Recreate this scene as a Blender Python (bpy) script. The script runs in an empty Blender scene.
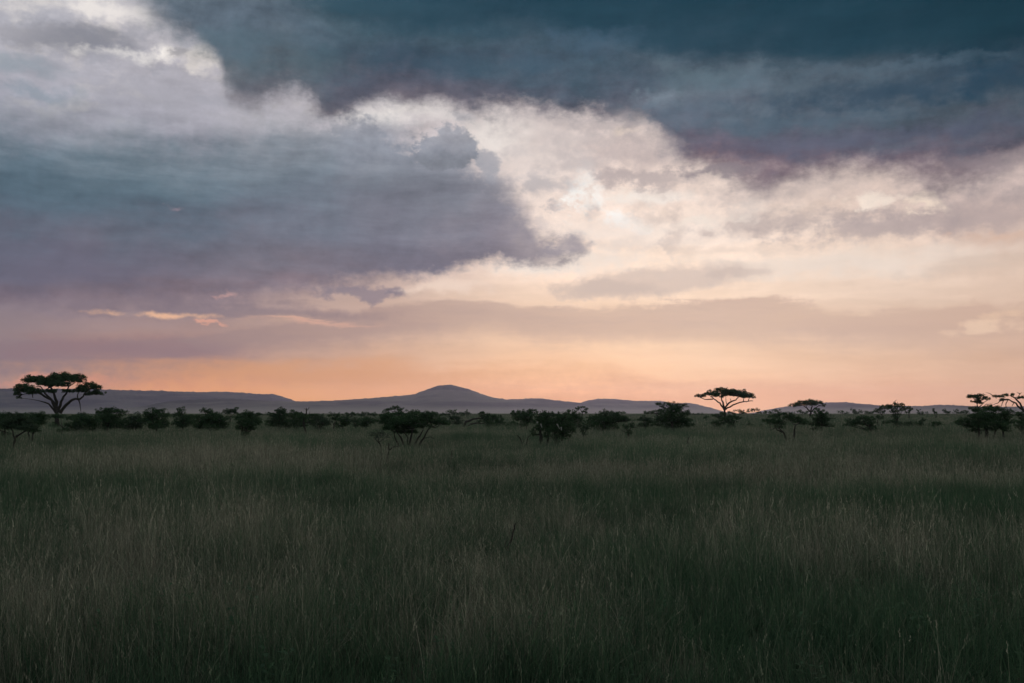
import bpy, math, random
import numpy as np

# ------------------------------------------------------------------ basics
W, H, F = 1024, 683, 995.6
CAM_H = 2.4
HORIZON = 412.0
PITCH = math.atan((HORIZON - 341.5) / F)
cp, sp_ = math.cos(PITCH), math.sin(PITCH)
sc = bpy.context.scene
C = sc.collection
rng = np.random.default_rng(7)
HAZE = 4.8e-5


def ray(px, py):
    a, b = (px - 512) / F, (341.5 - py) / F
    return np.array([a, cp - sp_ * b, sp_ + cp * b])


def at(px, py, d):
    """the point seen at a picture position at ground distance d (along y)"""
    r = ray(px, py)
    return np.array([0, 0, CAM_H]) + r * (d / r[1])


def lin(h):
    h = h.lstrip('#')
    v = [int(h[i:i + 2], 16) / 255 for i in (0, 2, 4)]
    return [x / 12.92 if x <= .04045 else ((x + .055) / 1.055) ** 2.4 for x in v]


def smooth(a, b, x):
    t = np.clip((x - a) / (b - a), 0, 1)
    return t * t * (3 - 2 * t)


def vnoise(x, y, seed=0):
    """value noise, vectorised"""
    x = np.asarray(x, float); y = np.asarray(y, float)
    xi, yi = np.floor(x), np.floor(y)
    fx, fy = x - xi, y - yi
    fx, fy = fx * fx * (3 - 2 * fx), fy * fy * (3 - 2 * fy)

    def h(a, b):
        v = np.sin(a * 127.1 + b * 311.7 + seed * 74.7) * 43758.5453
        return v - np.floor(v)
    return (h(xi, yi) * (1 - fx) + h(xi + 1, yi) * fx) * (1 - fy) + (h(xi, yi + 1) * (1 - fx) + h(xi + 1, yi + 1) * fx) * fy


def fbm(x, y, seed=0, octv=4):
    s, a, t = 0, 1, 0
    for k in range(octv):
        s = s + a * vnoise(x * 2 ** k, y * 2 ** k, seed + k); t += a; a *= .5
    return s / t - .5


def terrain(x, y):
    x = np.asarray(x, float); y = np.asarray(y, float)
    r = np.hypot(x, y)
    z = 0.22 * fbm(x / 45, y / 45, 3) * smooth(5, 60, r) + 0.5 * fbm(x / 230, y / 230, 9) * smooth(120, 350, r)
    z = z + 0.55 * smooth(260, 640, r) - 13 * smooth(720, 1700, r)
    return z


# ------------------------------------------------------------------ node helper
class S:
    """a socket with arithmetic"""
    tree = None

    def __init__(s, v): s.v = v

    @staticmethod
    def put(node, i, v):
        if isinstance(v, S): S.tree.links.new(v.v, node.inputs[i])
        elif isinstance(v, (list, tuple, np.ndarray)):
            v = list(v)
            n = len(node.inputs[i].default_value)
            node.inputs[i].default_value = (v + [1])[:n] if len(v) < n else v[:n]
        else: node.inputs[i].default_value = float(v)

    @staticmethod
    def m(op, *a, clamp=False):
        n = S.tree.nodes.new('ShaderNodeMath'); n.operation = op; n.use_clamp = clamp
        for i, v in enumerate(a): S.put(n, i, v)
        return S(n.outputs[0])

    def __add__(s, o): return S.m('ADD', s, o)
    __radd__ = __add__
    def __sub__(s, o): return S.m('SUBTRACT', s, o)
    def __rsub__(s, o): return S.m('SUBTRACT', o, s)
    def __mul__(s, o): return S.m('MULTIPLY', s, o)
    __rmul__ = __mul__
    def __truediv__(s, o): return S.m('DIVIDE', s, o)
    def __rtruediv__(s, o): return S.m('DIVIDE', o, s)


def sstep(x, a, b, lo=0, hi=1):
    n = S.tree.nodes.new('ShaderNodeMapRange'); n.interpolation_type = 'SMOOTHSTEP'
    for i, v in enumerate((x, a, b, lo, hi)): S.put(n, i, v)
    return S(n.outputs[0])


def xyz(x, y, z=0.0):
    n = S.tree.nodes.new('ShaderNodeCombineXYZ')
    for i, v in enumerate((x, y, z)): S.put(n, i, v)
    return S(n.outputs[0])


def sep(v):
    n = S.tree.nodes.new('ShaderNodeSeparateXYZ'); S.put(n, 0, v)
    return S(n.outputs[0]), S(n.outputs[1]), S(n.outputs[2])


def noise(v, scale=1, detail=5, rough=.55, dist=0, two=False):
    n = S.tree.nodes.new('ShaderNodeTexNoise')
    if two: n.noise_dimensions = '2D'
    S.put(n, 'Vector', v); S.put(n, 'Scale', scale); S.put(n, 'Detail', detail)
    S.put(n, 'Roughness', rough); S.put(n, 'Distortion', dist)
    return S(n.outputs['Fac']), S(n.outputs['Color'])


def mix(f, a, b, mode='MIX'):
    n = S.tree.nodes.new('ShaderNodeMix'); n.data_type = 'RGBA'; n.blend_type = mode
    S.put(n, 0, f); S.put(n, 6, a); S.put(n, 7, b)
    return S(n.outputs[2])


def ramp(x, stops):
    n = S.tree.nodes.new('ShaderNodeValToRGB'); S.put(n, 0, x)
    cr = n.color_ramp; cr.interpolation = 'B_SPLINE' if len(stops) > 5 else 'LINEAR'
    while len(cr.elements) < len(stops): cr.elements.new(.5)
    for e, (p, c) in zip(cr.elements, sorted(stops, key=lambda q: q[0])):
        e.position = p; e.color = list(c) + [1]
    return S(n.outputs[0])


def curve(x, pts):
    n = S.tree.nodes.new('ShaderNodeFloatCurve'); S.put(n, 'Value', x)
    c = n.mapping.curves[0]
    pts = sorted(pts)
    c.points[0].location = pts[0]; c.points[1].location = pts[-1]
    for p in pts[1:-1]: c.points.new(*p)
    n.mapping.update()
    return S(n.outputs[0])


# ------------------------------------------------------------------ sky
def uv(px, py):
    r = ray(px, py)
    return math.atan2(r[0], r[1]) * 1000, math.atan2(r[2], math.hypot(r[0], r[1])) * 1000


SUN_AZ = uv(610, 300)[0] / 1000
SUN_EL = math.radians(9)

wld = bpy.data.worlds.new("World"); sc.world = wld; wld.use_nodes = True
S.tree = wld.node_tree
for n in list(S.tree.nodes): S.tree.nodes.remove(n)
tc = S.tree.nodes.new('ShaderNodeTexCoord')
dx, dy, dz = sep(S(tc.outputs['Generated']))
hyp = S.m('SQRT', dx * dx + dy * dy)
U = S.m('ARCTAN2', dx, dy) * 1000
V = S.m('ARCTAN2', dz, hyp) * 1000

# domain warps: billows, fine wisps, cauliflower puffs and long streaks
base_v = xyz(U * (1 / 95) + 31, V * (1 / 52) + 7)
w1f, w1c = noise(base_v, 1, 7, .6, two=True)
w1x, w1y, w1z = sep(w1c)
w2f, w2c = noise(xyz(U * (1 / 36) + 87, V * (1 / 26) + 5), 1, 6, .62, two=True)
w2x, w2y, w2z = sep(w2c)
w3f, w3c = noise(xyz(U * (1 / 13) + 52, V * (1 / 9)), 1, 4, .6, two=True)
stf, _ = noise(xyz(U * (1 / 170) + V * .0012 + 13, V * (1 / 21) + (w1x - .5) * .8), 1, 6, .6, two=True)
st2, _ = noise(xyz(U * (1 / 90) - V * .002 + 73, V * (1 / 6)), 1, 4, .6, two=True)
n1 = (w1f - .5) * 8.5
n2 = (w2f - .5) * 8.5
n3 = (w3f - .5) * 8.5


def puffs(su, sv, seed):
    n = S.tree.nodes.new('ShaderNodeTexVoronoi'); n.voronoi_dimensions = '2D'; n.feature = 'F1'; n.normalize = True
    S.put(n, 'Vector', xyz((U + (w2x - .5) * su * .9) * (1 / su) + seed, (V + (w2y - .5) * sv * .9) * (1 / sv) + seed))
    S.put(n, 'Scale', 1); S.put(n, 'Detail', 3); S.put(n, 'Roughness', .62)
    return 1 - S(n.outputs['Distance']) * 2.6      # about -0.5 .. 1, rounded bumps


pf = (puffs(30, 24, 2.2) - .42) * 3
o2f, _ = noise(xyz(U * (1 / 36) + 87.16, V * (1 / 26) + 4.72), 1, 6, .62, two=True)
o1f, _ = noise(xyz(U * (1 / 95) + 31.1, V * (1 / 52) + 6.84), 1, 7, .6, two=True)
em = (o2f - w2f) * 11 + (o1f - w1f) * 11        # relief lit from the low sun's side
Uw = U + (w1x - .5) * 150 + (w2x - .5) * 40
Vw = V + (w1y - .5) * 60 + (w2y - .5) * 24
Us = U + (w1x - .5) * 60 + (w2x - .5) * 36        # crisper
Vs = V + (w1y - .5) * 26 + (w2y - .5) * 24
Vh = V + (w1y - .5) * 20 + (stf - .5) * 26        # flat layered stuff

VMAX = 470.0


def table(cols, u, v):
    """colour = columns of vertical ramps, blended across azimuth"""
    xs = sorted(cols)
    out = None
    for i, x in enumerate(xs):
        stops = [(min(max(uv(x, y)[1] / VMAX, 0), 1), lin(h)) for y, h in cols[x]]
        r = ramp(v * (1 / VMAX), stops)
        if out is None: out = r
        else: out = mix(sstep(u, uv(xs[i - 1], 300)[0], uv(x, 300)[0]), out, r)
    return out


ys = (0, 60, 110, 160, 210, 250, 290, 320, 350, 380, 410)
def col(s): return list(zip(ys, s.split()))
base = table({
    0:    col('b9b8bb b0aeb3 9fa0a9 8a8b96 85838e 857f89 857880 8c7c80 9a8483 a98a80 b08c80'),
    170:  col('c9c4c3 bcb8bb abaab2 9b9aa3 8f8a93 8c8188 93838a 9c8684 ab8a82 d0967a e09c77'),
    340:  col('c2bcbd c0bbbd bebabd b0acb2 b3a9ab a8989a b09890 bb9d90 b99887 cf9f84 e5a67e'),
    520:  col('cabfbb cac0bc cfc4c0 d0c4be e2d3c9 e6d3c5 dfc6b4 c4a896 cdaa93 dfae8c eab088'),
    700:  col('d2c5bf d2c5bf d3c4bc dac8be e6d5c8 edd9c8 e8d0bc d2b7a3 d4b59e dfb596 e8b593'),
    860:  col('cdbfb9 cdbfb9 cfbfb6 d5c2b6 dcc5b6 e8d2be e6cdb8 d3b7a2 d8b79e dfb698 e2b293'),
    1024: col('c8bab5 c8bab5 c8b8b0 c9b5ac c9b3a8 dcc2ae dabfa9 d0b19b d2b098 d6ae92 d8ac8f'),
}, Uw, Vh)

# the clear air behind, from the physical sky
sky = S.tree.nodes.new('ShaderNodeTexSky'); sky.sky_type = 'NISHITA'
sky.sun_disc = False; sky.sun_elevation = SUN_EL; sky.sun_rotation = SUN_AZ
sky.dust_density = 2.0
skyc = mix(1.0, S(sky.outputs[0]), [.1, .1, .1], 'MULTIPLY')
base = mix(.04, base, skyc)


def ell_group():
    """soft ragged ellipse, full inside, gone outside"""
    t = bpy.data.node_groups.new('soft_ellipse', 'ShaderNodeTree')
    for nm in ('u', 'v', 'cu', 'cv', 'ix', 'iy', 'co', 'si', 'noise', 'rag', 'lo', 'hi'):
        t.interface.new_socket(nm, in_out='INPUT', socket_type='NodeSocketFloat')
    t.interface.new_socket('m', in_out='OUTPUT', socket_type='NodeSocketFloat')
    old = S.tree; S.tree = t
    gi = t.nodes.new('NodeGroupInput'); go_ = t.nodes.new('NodeGroupOutput')
    u, v, cu, cv, ix, iy, co_, si, nz, rag, lo, hi_ = [S(o) for o in gi.outputs[:12]]
    a, b = u - cu, v - cv
    a, b = (a * co_ + b * si) * ix, (b * co_ - a * si) * iy
    d = S.m('SQRT', a * a + b * b) - nz * rag
    t.links.new(sstep(d, lo, hi_, 0, 1).v, go_.inputs[0])
    S.tree = old
    return t


ELL = ell_group()
ragn = n2 * .16 + pf * .10 + n3 * .10 + n1 * .08


def ell(px, py, rx, ry, u=None, v=None, soft=.5, rot=0, rag=.35):
    u = Us if u is None else u; v = Vs if v is None else v
    cu, cv = uv(px, py)
    n = S.tree.nodes.new('ShaderNodeGroup'); n.node_tree = ELL
    for i, q in enumerate((u, v, cu, cv, 1 / rx, 1 / ry, math.cos(math.radians(rot)), math.sin(math.radians(rot)), ragn, rag * 1.6, 1 + soft * .7, 1 - soft)):
        S.put(n, i, q)
    return S(n.outputs[0])


def over(c, m, h, k=1.0):
    return mix(m * k, c, lin(h) if isinstance(h, str) else h)


def mod(c, f):
    n = S.tree.nodes.new('ShaderNodeVectorMath'); n.operation = 'SCALE'
    S.put(n, 0, c); S.put(n, 'Scale', f)
    return S(n.outputs[0])


hi = sstep(V, 80, 200)            # billowy texture fades toward the horizon
base = mix(1.0, base, [.99, .985, 1.035], 'MULTIPLY')
base = mod(base, 1 + hi * (n1 * .030 + n2 * .022 + pf * .02 + em * .042) + (stf - .5) * .25 + (st2 - .5) * .05)
c = base
# bright cracks and grey tufts at the upper left
ul_ = ell(120, 60, 250, 62, u=Uw, v=Vw, soft=.6)
c = mix(ul_ * sstep(pf * .3 + n1 * .4 + n2 * .4, .0, .9) * .42, c, lin('dcd5d2'))
c = mix(ul_ * sstep(n1 * .4 - n2 * .5, .0, .8) * .45, c, lin('9a9ba5'))
c = over(c, ell(85, 40, 62, 15, soft=.8, rag=.6), '84858e', .85)
c = over(c, ell(10, 25, 40, 9, soft=.8, rag=.6), 'a3a1a8', .6)
c = over(c, ell(155, 92, 90, 14, soft=.8, rag=.6), 'a9a7af', .5)
c = over(c, ell(20, 66, 40, 9, soft=.8, rag=.6), '8e9aa4', .6)
c = over(c, ell(40, 92, 40, 6, soft=.8, rag=.7), '8795a1', .6)
c = over(c, ell(110, 8, 46, 11, soft=.9, rag=.7), 'efe8e3', .85)
c = over(c, ell(30, 4, 30, 7, soft=.9, rag=.7), 'e6dfda', .6)
c = over(c, ell(132, 58, 34, 5, soft=.9, rag=.6), 'e3dedb', .8)
c = over(c, ell(166, 55, 9, 10, soft=.9, rag=.6), 'fbf4ee', .9)
c = over(c, ell(202, 52, 20, 17, soft=.9, rag=.9), 'f1e8e0', .9)
c = over(c, ell(184, 54, 7, 8, soft=.6, rag=.6), 'a39fa3', .7)
# bright cracks in the middle
c = over(c, ell(400, 112, 84, 10, soft=.9, rag=.6), 'ece4df', .85)
c = over(c, ell(372, 118, 40, 9, soft=.9, rag=.6), 'f6efe9', .7)
c = over(c, ell(497, 136, 34, 22, soft=.9, rag=.6), 'eee5de', .85)
c = over(c, ell(540, 160, 45, 34, soft=.9, rag=.5), 'dfd4ce', .4)
c = over(c, ell(380, 100, 30, 9, soft=.9, rag=.8), 'b3aeb2', .7)
c = over(c, ell(466, 115, 16, 7, soft=.9, rag=.8), 'a9a8ae', .7)
c = over(c, ell(588, 196, 15, 28, soft=.9, rag=1.2), 'fffaf3', 1)
c = over(c, ell(612, 216, 38, 7, soft=.9, rag=1.1, rot=-14), 'fff9f2', 1)
c = over(c, ell(652, 198, 46, 8, soft=.9, rag=.9), 'f7ebe0', .9)
c = over(c, ell(655, 230, 150, 14, u=Uw, v=Vh, soft=.9), 'ebdfd6', .5)
c = over(c, ell(640, 152, 82, 22, soft=.9, rag=.6), 'bcadaa', .75)
c = over(c, ell(622, 130, 12, 6, soft=.9, rag=.6), 'edd9c8', .85)
c = over(c, ell(560, 138, 50, 14, soft=.9, rag=.8), 'cbbfbb', .7)
c = over(c, ell(640, 180, 46, 9, soft=.7, rag=.7), 'ada09f', .75)
c = over(c, ell(545, 184, 34, 10, soft=.9, rag=.9), 'aca7aa', .6)
c = over(c, ell(586, 210, 8, 13, soft=.8, rag=.8), 'c4b5ae', .7)
c = over(c, ell(775, 188, 95, 12, soft=.9, rag=.6), 'd0beb5', .6)
c = over(c, ell(672, 232, 9, 26, soft=.9, rag=.9), 'cdbbb1', .6)
for (ex, ey, rx_, ry_, hx, kk) in ((600, 120, 70, 10, 'c3b6b3', .6), (530, 112, 50, 7, 'bdb3b3', .5), (575, 160, 40, 10, 'c6bbb8', .55), (700, 176, 60, 9, 'c9b9b2', .5), (520, 150, 22, 8, 'cbc0bd', .5),
                                   (610, 244, 70, 6, 'e0d0c5', .4), (760, 232, 60, 6, 'd3c0b5', .5), (660, 212, 20, 8, 'c9b7ad', .4)):
    c = over(c, ell(ex, ey, rx_, ry_, soft=.95, rag=1.0), hx, kk)
# right hand wisps
c = over(c, ell(800, 222, 90, 10, soft=.8, rag=.7), 'bfaea7', .8)
c = over(c, ell(882, 229, 90, 14, soft=.6, rag=.6), 'b0a19f', .75)
c = over(c, ell(838, 213, 22, 7, soft=.8, rag=.6), 'ab9d9a', .6)
c = over(c, ell(985, 212, 60, 22, soft=.8, rag=.8), 'b5a39f', .75)
c = over(c, ell(872, 200, 30, 8, soft=.8, rag=1.4), 'f8e6d6', .95)
c = over(c, ell(930, 205, 19, 8, soft=.8, rag=1.4), 'f8e2ce', .95)
c = over(c, ell(760, 206, 14, 8, soft=.9, rag=1.1), 'eedccf', .75)
c = over(c, ell(700, 222, 40, 5, soft=.9, rag=1.1), 'f5e6d8', .7)
c = over(c, ell(1000, 240, 30, 6, soft=.9, rag=.9), 'd8b7a2', .7)
c = over(c, ell(840, 262, 150, 14, u=Uw, v=Vh, soft=.9, rag=.6), 'ebdccf', .65)
c = over(c, ell(975, 266, 60, 9, u=Us, v=Vh, soft=.9, rag=.7), 'd6bfae', .6)
c = over(c, ell(730, 248, 90, 5, u=Us, v=Vh, soft=.9, rag=.8), 'd9c5b6', .4)
# thin lens cloud over the bright band
c = over(c, ell(560, 262, 90, 11, u=Us, v=Vh, soft=.9, rag=.6), 'efe2d6', .8)
ul = U + (w2x - .5) * 22; vl = V + (w2y - .5) * 12 + (w1y - .5) * 14
c = over(c, ell(655, 281, 98, 15, u=ul, v=vl, soft=.4, rot=4, rag=.2), 'cdb9ad', .7)
c = over(c, ell(605, 290, 62, 11, u=ul, v=vl, soft=.4, rot=-4, rag=.3), 'c8b4a8', .45)
c = over(c, ell(735, 273, 32, 4, u=ul, v=vl, soft=.5, rot=3, rag=.4), 'cdb9ad', .5)
# flat banks low down, their upper edge is crisp
um = (U + 600) * (1 / 1200)
def ecurve(pts): return curve(um, [((uv(x, y)[0] + 600) / 1200, uv(x, y)[1] / 500) for x, y in pts]) * 500
e6 = ecurve([(-60, 330), (120, 335), (300, 315), (400, 302), (470, 296), (540, 303), (640, 302), (760, 299), (860, 306), (960, 304), (1090, 306)])
d6 = e6 - V + n1 * 2.2 + n2 * 1.5 + pf * .8 + n3 * .5 + (stf - .5) * 26
m6 = sstep(d6, -3, 6) * sstep(d6, 50, 22)
c6 = ramp(um, [((uv(x, 320)[0] + 600) / 1200, lin(h)) for x, h in
               [(0, '8a7a7f'), (200, '9c8684'), (350, 'ae9389'), (520, 'c4a898'), (700, 'd0b3a0'), (860, 'd1b29f'), (1024, 'cbab98')]])
c = mix(m6 * (.72 + (stf - .5) * .9), c, c6)
# warm glow along the horizon
c = over(c, ell(320, 374, 230, 12, u=Uw, v=Vh, soft=.9), 'dca274', .6)
c = over(c, ell(360, 398, 330, 14, u=Uw, v=Vh, soft=.9), 'eeb27c', .6)
c = over(c, ell(640, 396, 330, 16, u=Uw, v=Vh, soft=.9), 'e4b08e', .45)
c = over(c, ell(100, 350, 130, 10, u=Uw, v=Vh, soft=.9), '94797c', .5)
c = over(c, ell(985, 328, 30, 4, u=Us, v=Vh, soft=.9, rag=.9), 'ebcbb0', .8)
c = over(c, ell(1012, 318, 16, 5, u=Us, v=Vh, soft=.9, rag=.9), 'e6c5a9', .7)

# ---- the big grey-blue bank on the left
e2t = ecurve([(-90, 108), (60, 112), (150, 120), (240, 122), (310, 114), (345, 112), (370, 116), (385, 132), (402, 146), (440, 146),
              (480, 158), (500, 172), (525, 198), (545, 230), (566, 240), (580, 242), (592, 258), (640, 330), (1090, 400)])
e2b = ecurve([(-90, 306), (60, 308), (150, 310), (240, 302), (330, 292), (400, 282), (450, 276), (500, 268), (540, 264), (572, 264), (590, 252), (605, 226), (640, 150), (1090, 60)])
softt = sstep(U, uv(230, 0)[0], uv(340, 0)[0], 30, 8) + sstep(U, uv(440, 0)[0], uv(520, 0)[0], 0, 15)
dt = (e2t - V + n1 * 6 + n2 * 5 + pf * 5 + n3 * 1.8) / softt
softb = sstep(U, uv(300, 0)[0], uv(450, 0)[0], 13, 8)
db = (V + n1 * 4 + n2 * 3 + pf * 2 + n3 * 1.2 - e2b) / softb
m2 = sstep(dt, -1, 1.2) * sstep(db, -1, 1.4)
y2 = (100, 130, 160, 190, 220, 250, 280, 305)
def col2(s): return list(zip(y2, s.split()))
c2 = table({
    0:   col2('969aa4 7a8793 5f7280 526775 5d6978 686a79 696573 796d78'),
    150: col2('a3a4ac 88909b 687985 586c79 616c7a 6d6e7b 736d79 85767d'),
    300: col2('acacb3 9a9da6 7c8792 6c7884 727785 75747f 7d7680 8f7e84'),
    420: col2('a4a5ad 969aa4 848a95 777b86 77798 6f6f7c 7a747f 8f8288'.replace('77798 ', '777a86 ')),
    480: col2('a9a8af 9b9ba4 8f919b 868892 81808b 837e89 827c86 8f848a'),
    550: col2('c9c1c0 c5bcbd beb5b6 b4acae a89fa3 9b9398 8e868b 91868b'),
}, Uw, V + (w1y - .5) * 60 + (stf - .5) * 40)
c2 = mix(1.0, c2, [1.05, 1.02, .99], 'MULTIPLY')
c2 = mod(c2, 1 + (stf - .5) * .55 + (st2 - .5) * .05 + em * .035 + n2 * .012 + n1 * .02 + pf * .012)
c = mix(m2 * .97, c, c2)
# towering head in front of it
mh = ell(446, 150, 33, 25, u=U + (w2x - .5) * 20, v=V + (w2y - .5) * 16, soft=.14, rag=.45)
mh2 = ell(486, 164, 16, 15, u=U + (w2x - .5) * 20, v=V + (w2y - .5) * 16, soft=.25, rag=.6)
hc = mod(ramp((V - uv(447, 185)[1]) * (1 / 60), [(0, lin('898a94')), (.35, lin('85888f')), (.6, lin('8f929b')), (1, lin('a5a5ac'))]), 1 + n2 * .02 + pf * .02 + em * .06)
c = over(c, mh2, 'a5a4aa', .8)
c = mix(mh * .92, c, hc)
mm = ell(372, 140, 50, 26, u=U, v=V, soft=.5, rag=.6)
c = mix(mm * .6, c, mod(mix(.5, lin('9397a1'), lin('8a8f9a')), 1 + n2 * .02 + pf * .03 + em * .06))
c = over(c, ell(567, 249, 22, 11, soft=.5, rag=.7), 'a2999d', .7)
c = over(c, ell(552, 207, 9, 4, soft=.9, rag=.8), 'a7a2a6', .6)
c = over(c, ell(540, 224, 8, 8, soft=.8, rag=.9), 'dccdc6', .5)
c = over(c, ell(556, 262, 10, 5, soft=.8, rag=.9), 'd0bfb6', .5)
# lower lip, thinner shreds under the bank
c = over(c, ell(365, 292, 42, 9, soft=.4, rag=.5), '908389', .8)
c = over(c, ell(390, 289, 9, 6, soft=.4, rag=.4), '8b7f86', .8)
c = over(c, ell(230, 310, 130, 10, u=Uw, v=Vh, soft=.7), '85787f', .6)
c = over(c, ell(60, 262, 80, 22, u=Uw, v=Vh, soft=.9), '6b6676', .45)
# rims that catch the light
c = over(c, ell(166, 315, 42, 2.4, u=U + (w2x - .5) * 20, v=V + (w2y - .5) * 10, soft=.95, rag=.9), 'f4c09b', .8)
c = over(c, ell(205, 318, 18, 2.4, soft=.6, rag=.9), 'e0a690', .8)
c = over(c, ell(226, 293, 12, 2.4, soft=.7, rag=.9), 'cfa39a', .5)
c = over(c, ell(171, 208, 9, 3, soft=.95, rag=1.3), 'b598a0', .5)
c = over(c, ell(310, 322, 58, 3, u=Us, v=Vh, soft=.9, rag=.7), 'dcae98', .75)
c = over(c, ell(440, 288, 46, 6, soft=.8, rag=.6), 'eed5c3', .75)
c = over(c, ell(60, 379, 40, 5, soft=.8, rag=.6), 'dc9a82', .7)

# ---- the dark roof of cloud across the top
e1 = ecurve([(-90, -70), (60, -60), (128, -20), (165, 18), (205, 42), (222, 62), (222.5, 74), (240, 84), (280, 84), (310, 92), (330, 108), (346, 104), (366, 93),
             (420, 93), (480, 95), (560, 101), (610, 106), (640, 114), (668, 134), (700, 158), (760, 169), (830, 163), (920, 166), (975, 160), (1024, 148), (1090, 140)])
s1 = sstep(U, uv(130, 0)[0], uv(300, 0)[0], 17, 8) + sstep(U, uv(600, 0)[0], uv(700, 0)[0], 0, 3)
hole = ell(652, 122, 34, 12, soft=.9, rag=.8, rot=-38) * 10
m1 = sstep((V + n1 * 6 + n2 * 3 + pf * 1.2 + n3 * .8 + 9 - e1 - hole) / s1, -1.5, 1.6)
y1 = (-60, 0, 30, 60, 90, 120, 150, 170)
def col1(s): return list(zip(y1, s.split()))
c1 = table({
    200:  col1('5a6d78 56697a 546878 566670 5f6772 6f707a 7c7881 857d85'),
    400:  col1('35505e 36505d 415866 3d5160 4d5565 64646f 6e6a74 7a7079'),
    600:  col1('2a4450 2b4552 354d5b 435968 4b5968 5c5e6b 716871 7c6f76'),
    700:  col1('294350 2b4451 2f4653 4a5d6b 5a6c79 545f6d 626070 776b72'),
    820:  col1('263f4c 2c4451 2f4451 364b58 4e606d 4c5b69 5c5c6c 6f6670'),
    1024: col1('1f3742 223a45 2b414d 33485a 44555f 4a5765 55566 6a616a'.replace('55566 ', '555766 ')),
}, U + (w1x - .5) * 220, V + (w1y - .5) * 85 + (w2y - .5) * 18 + (stf - .5) * 34)
c1 = mix(1.0, c1, [1.22, 1.05, .98], 'MULTIPLY')
c1 = mod(c1, 1.03 + (stf - .5) * .6 + n1 * .07 + n2 * .03 + pf * .03 + em * .07)
mv = sstep((V + n1 * 9 + n2 * 5 + pf * 3 + 24 - e1) / 24, -1, 1.6) * sstep(U, uv(120, 0)[0], uv(240, 0)[0], 0, 1)
c = mix(mv * .6, c, lin('8f8c90'))
c = mix(m1 * .98, c, c1)
# a thin shred below its hem
c = over(c, ell(715, 170, 48, 6, soft=.6, rag=.6), '8b8185', .75)
c = over(c, ell(1010, 160, 40, 9, soft=.8, rag=.6), '9a8c8e', .6)
# darkest shelf at the top
e0 = ecurve([(-90, -80), (200, -30), (300, 0), (400, 30), (480, 34), (560, 32), (640, 46), (720, 64), (820, 62), (920, 60), (1090, 58)])
m0 = sstep((V + n1 * 4 + n2 * 2 + (stf - .5) * 20 - e0) / 10, -1, 1.6)
c = mix(m0 * .75, c, mod(ramp(um, [(.25, lin('3d5663')), (.5, lin('2c4552')), (.8, lin('26404c')), (1, lin('1d343e'))]), 1 + (stf - .5) * .35))
for (ex, ey, rx_, ry_, hx, kk) in ((590, 44, 46, 11, '53687a', .5), (540, 62, 40, 9, '4c6070', .4), (700, 76, 46, 12, '64767f', .55), (664, 97, 24, 10, '84919c', .65), (745, 82, 30, 10, '647682', .5),
                                   (690, 112, 44, 12, '5f6f7d', .5), (900, 68, 95, 5, '5a6b78', .55), (895, 92, 100, 12, '33495a', .6), (1015, 84, 50, 15, '2d4454', .6), (800, 122, 90, 8, '566a78', .45), (820, 142, 130, 8, '666a7c', .45),
                                   (960, 128, 70, 9, '565e70', .4), (430, 60, 90, 12, '3c5260', .5), (300, 62, 60, 14, '53666f', .5), (250, 40, 60, 12, '5c707c', .5)):
    c = over(c, ell(ex, ey, rx_, ry_, soft=.95, rag=.7), hx, kk)

# ---- the rest of the dome, never in the frame: an even grey overcast
over_r, _ = noise(xyz(dx * 2.2, dy * 2.2, dz * 5), 1, 5, .55)
domec = mod(mix(sstep(V, 0, 350), lin('a6abaa'), lin('8a9798')), .6 + over_r * .8)
side = sstep(S.m('ABSOLUTE', U), 620, 1100)
zen = sstep(V, 470, 700)
c = mix(S.m('MAXIMUM', side, zen), c, domec)
tau = S.m('MINIMUM', 298000 / S.m('MAXIMUM', V, 1), 13500) * HAZE
tr = S.m('EXPONENT', tau * -1)
lobe = sstep(S.m('ABSOLUTE', U - SUN_AZ * 1000), 750, 0)
gone = mix(1 - tr, [0, 0, 0], mix(lobe, [.20, .16, .165], [.55, .42, .34]))
n_ = S.tree.nodes.new('ShaderNodeVectorMath'); n_.operation = 'SUBTRACT'; S.put(n_, 0, c); S.put(n_, 1, gone)
c = mod(S(n_.outputs[0]), S.m('EXPONENT', tau))
bg = S.tree.nodes.new('ShaderNodeBackground')
S.put(bg, 'Color', c); bg.inputs['Strength'].default_value = 1.0
out = S.tree.nodes.new('ShaderNodeOutputWorld')
S.tree.links.new(bg.outputs[0], out.inputs['Surface'])

sun = bpy.data.lights.new('sun', 'SUN'); sun.energy = .5; sun.angle = math.radians(20); sun.color = (1, .84, .68)
so = bpy.data.objects.new('sun', sun); C.objects.link(so)
so.rotation_euler = (math.radians(90) - SUN_EL, 0, math.pi - SUN_AZ)

cam = bpy.data.cameras.new('camera'); co = bpy.data.objects.new('camera', cam); C.objects.link(co)
cam.lens = 35; cam.sensor_width = 36; cam.clip_end = 60000; cam.clip_start = .1
co.location = (0, 0, CAM_H); co.rotation_euler = (math.radians(90) + PITCH, 0, 0)
sc.camera = co

# ------------------------------------------------------------------ materials
def material(name, build, rough=.9, trans=0):
    m = bpy.data.materials.new(name); m.use_nodes = True
    S.tree = m.node_tree
    b = m.node_tree.nodes['Principled BSDF']
    b.inputs['Roughness'].default_value = rough
    b.inputs['Specular IOR Level'].default_value = .2
    colr = build()
    S.put(b, 'Base Color', colr)
    if trans:
        t = m.node_tree.nodes.new('ShaderNodeBsdfTranslucent'); S.put(t, 'Color', colr)
        mx = m.node_tree.nodes.new('ShaderNodeMixShader'); mx.inputs[0].default_value = trans
        o = m.node_tree.nodes['Material Output']
        m.node_tree.links.new(b.outputs[0], mx.inputs[1]); m.node_tree.links.new(t.outputs[0], mx.inputs[2])
        m.node_tree.links.new(mx.outputs[0], o.inputs['Surface'])
    return m


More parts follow.
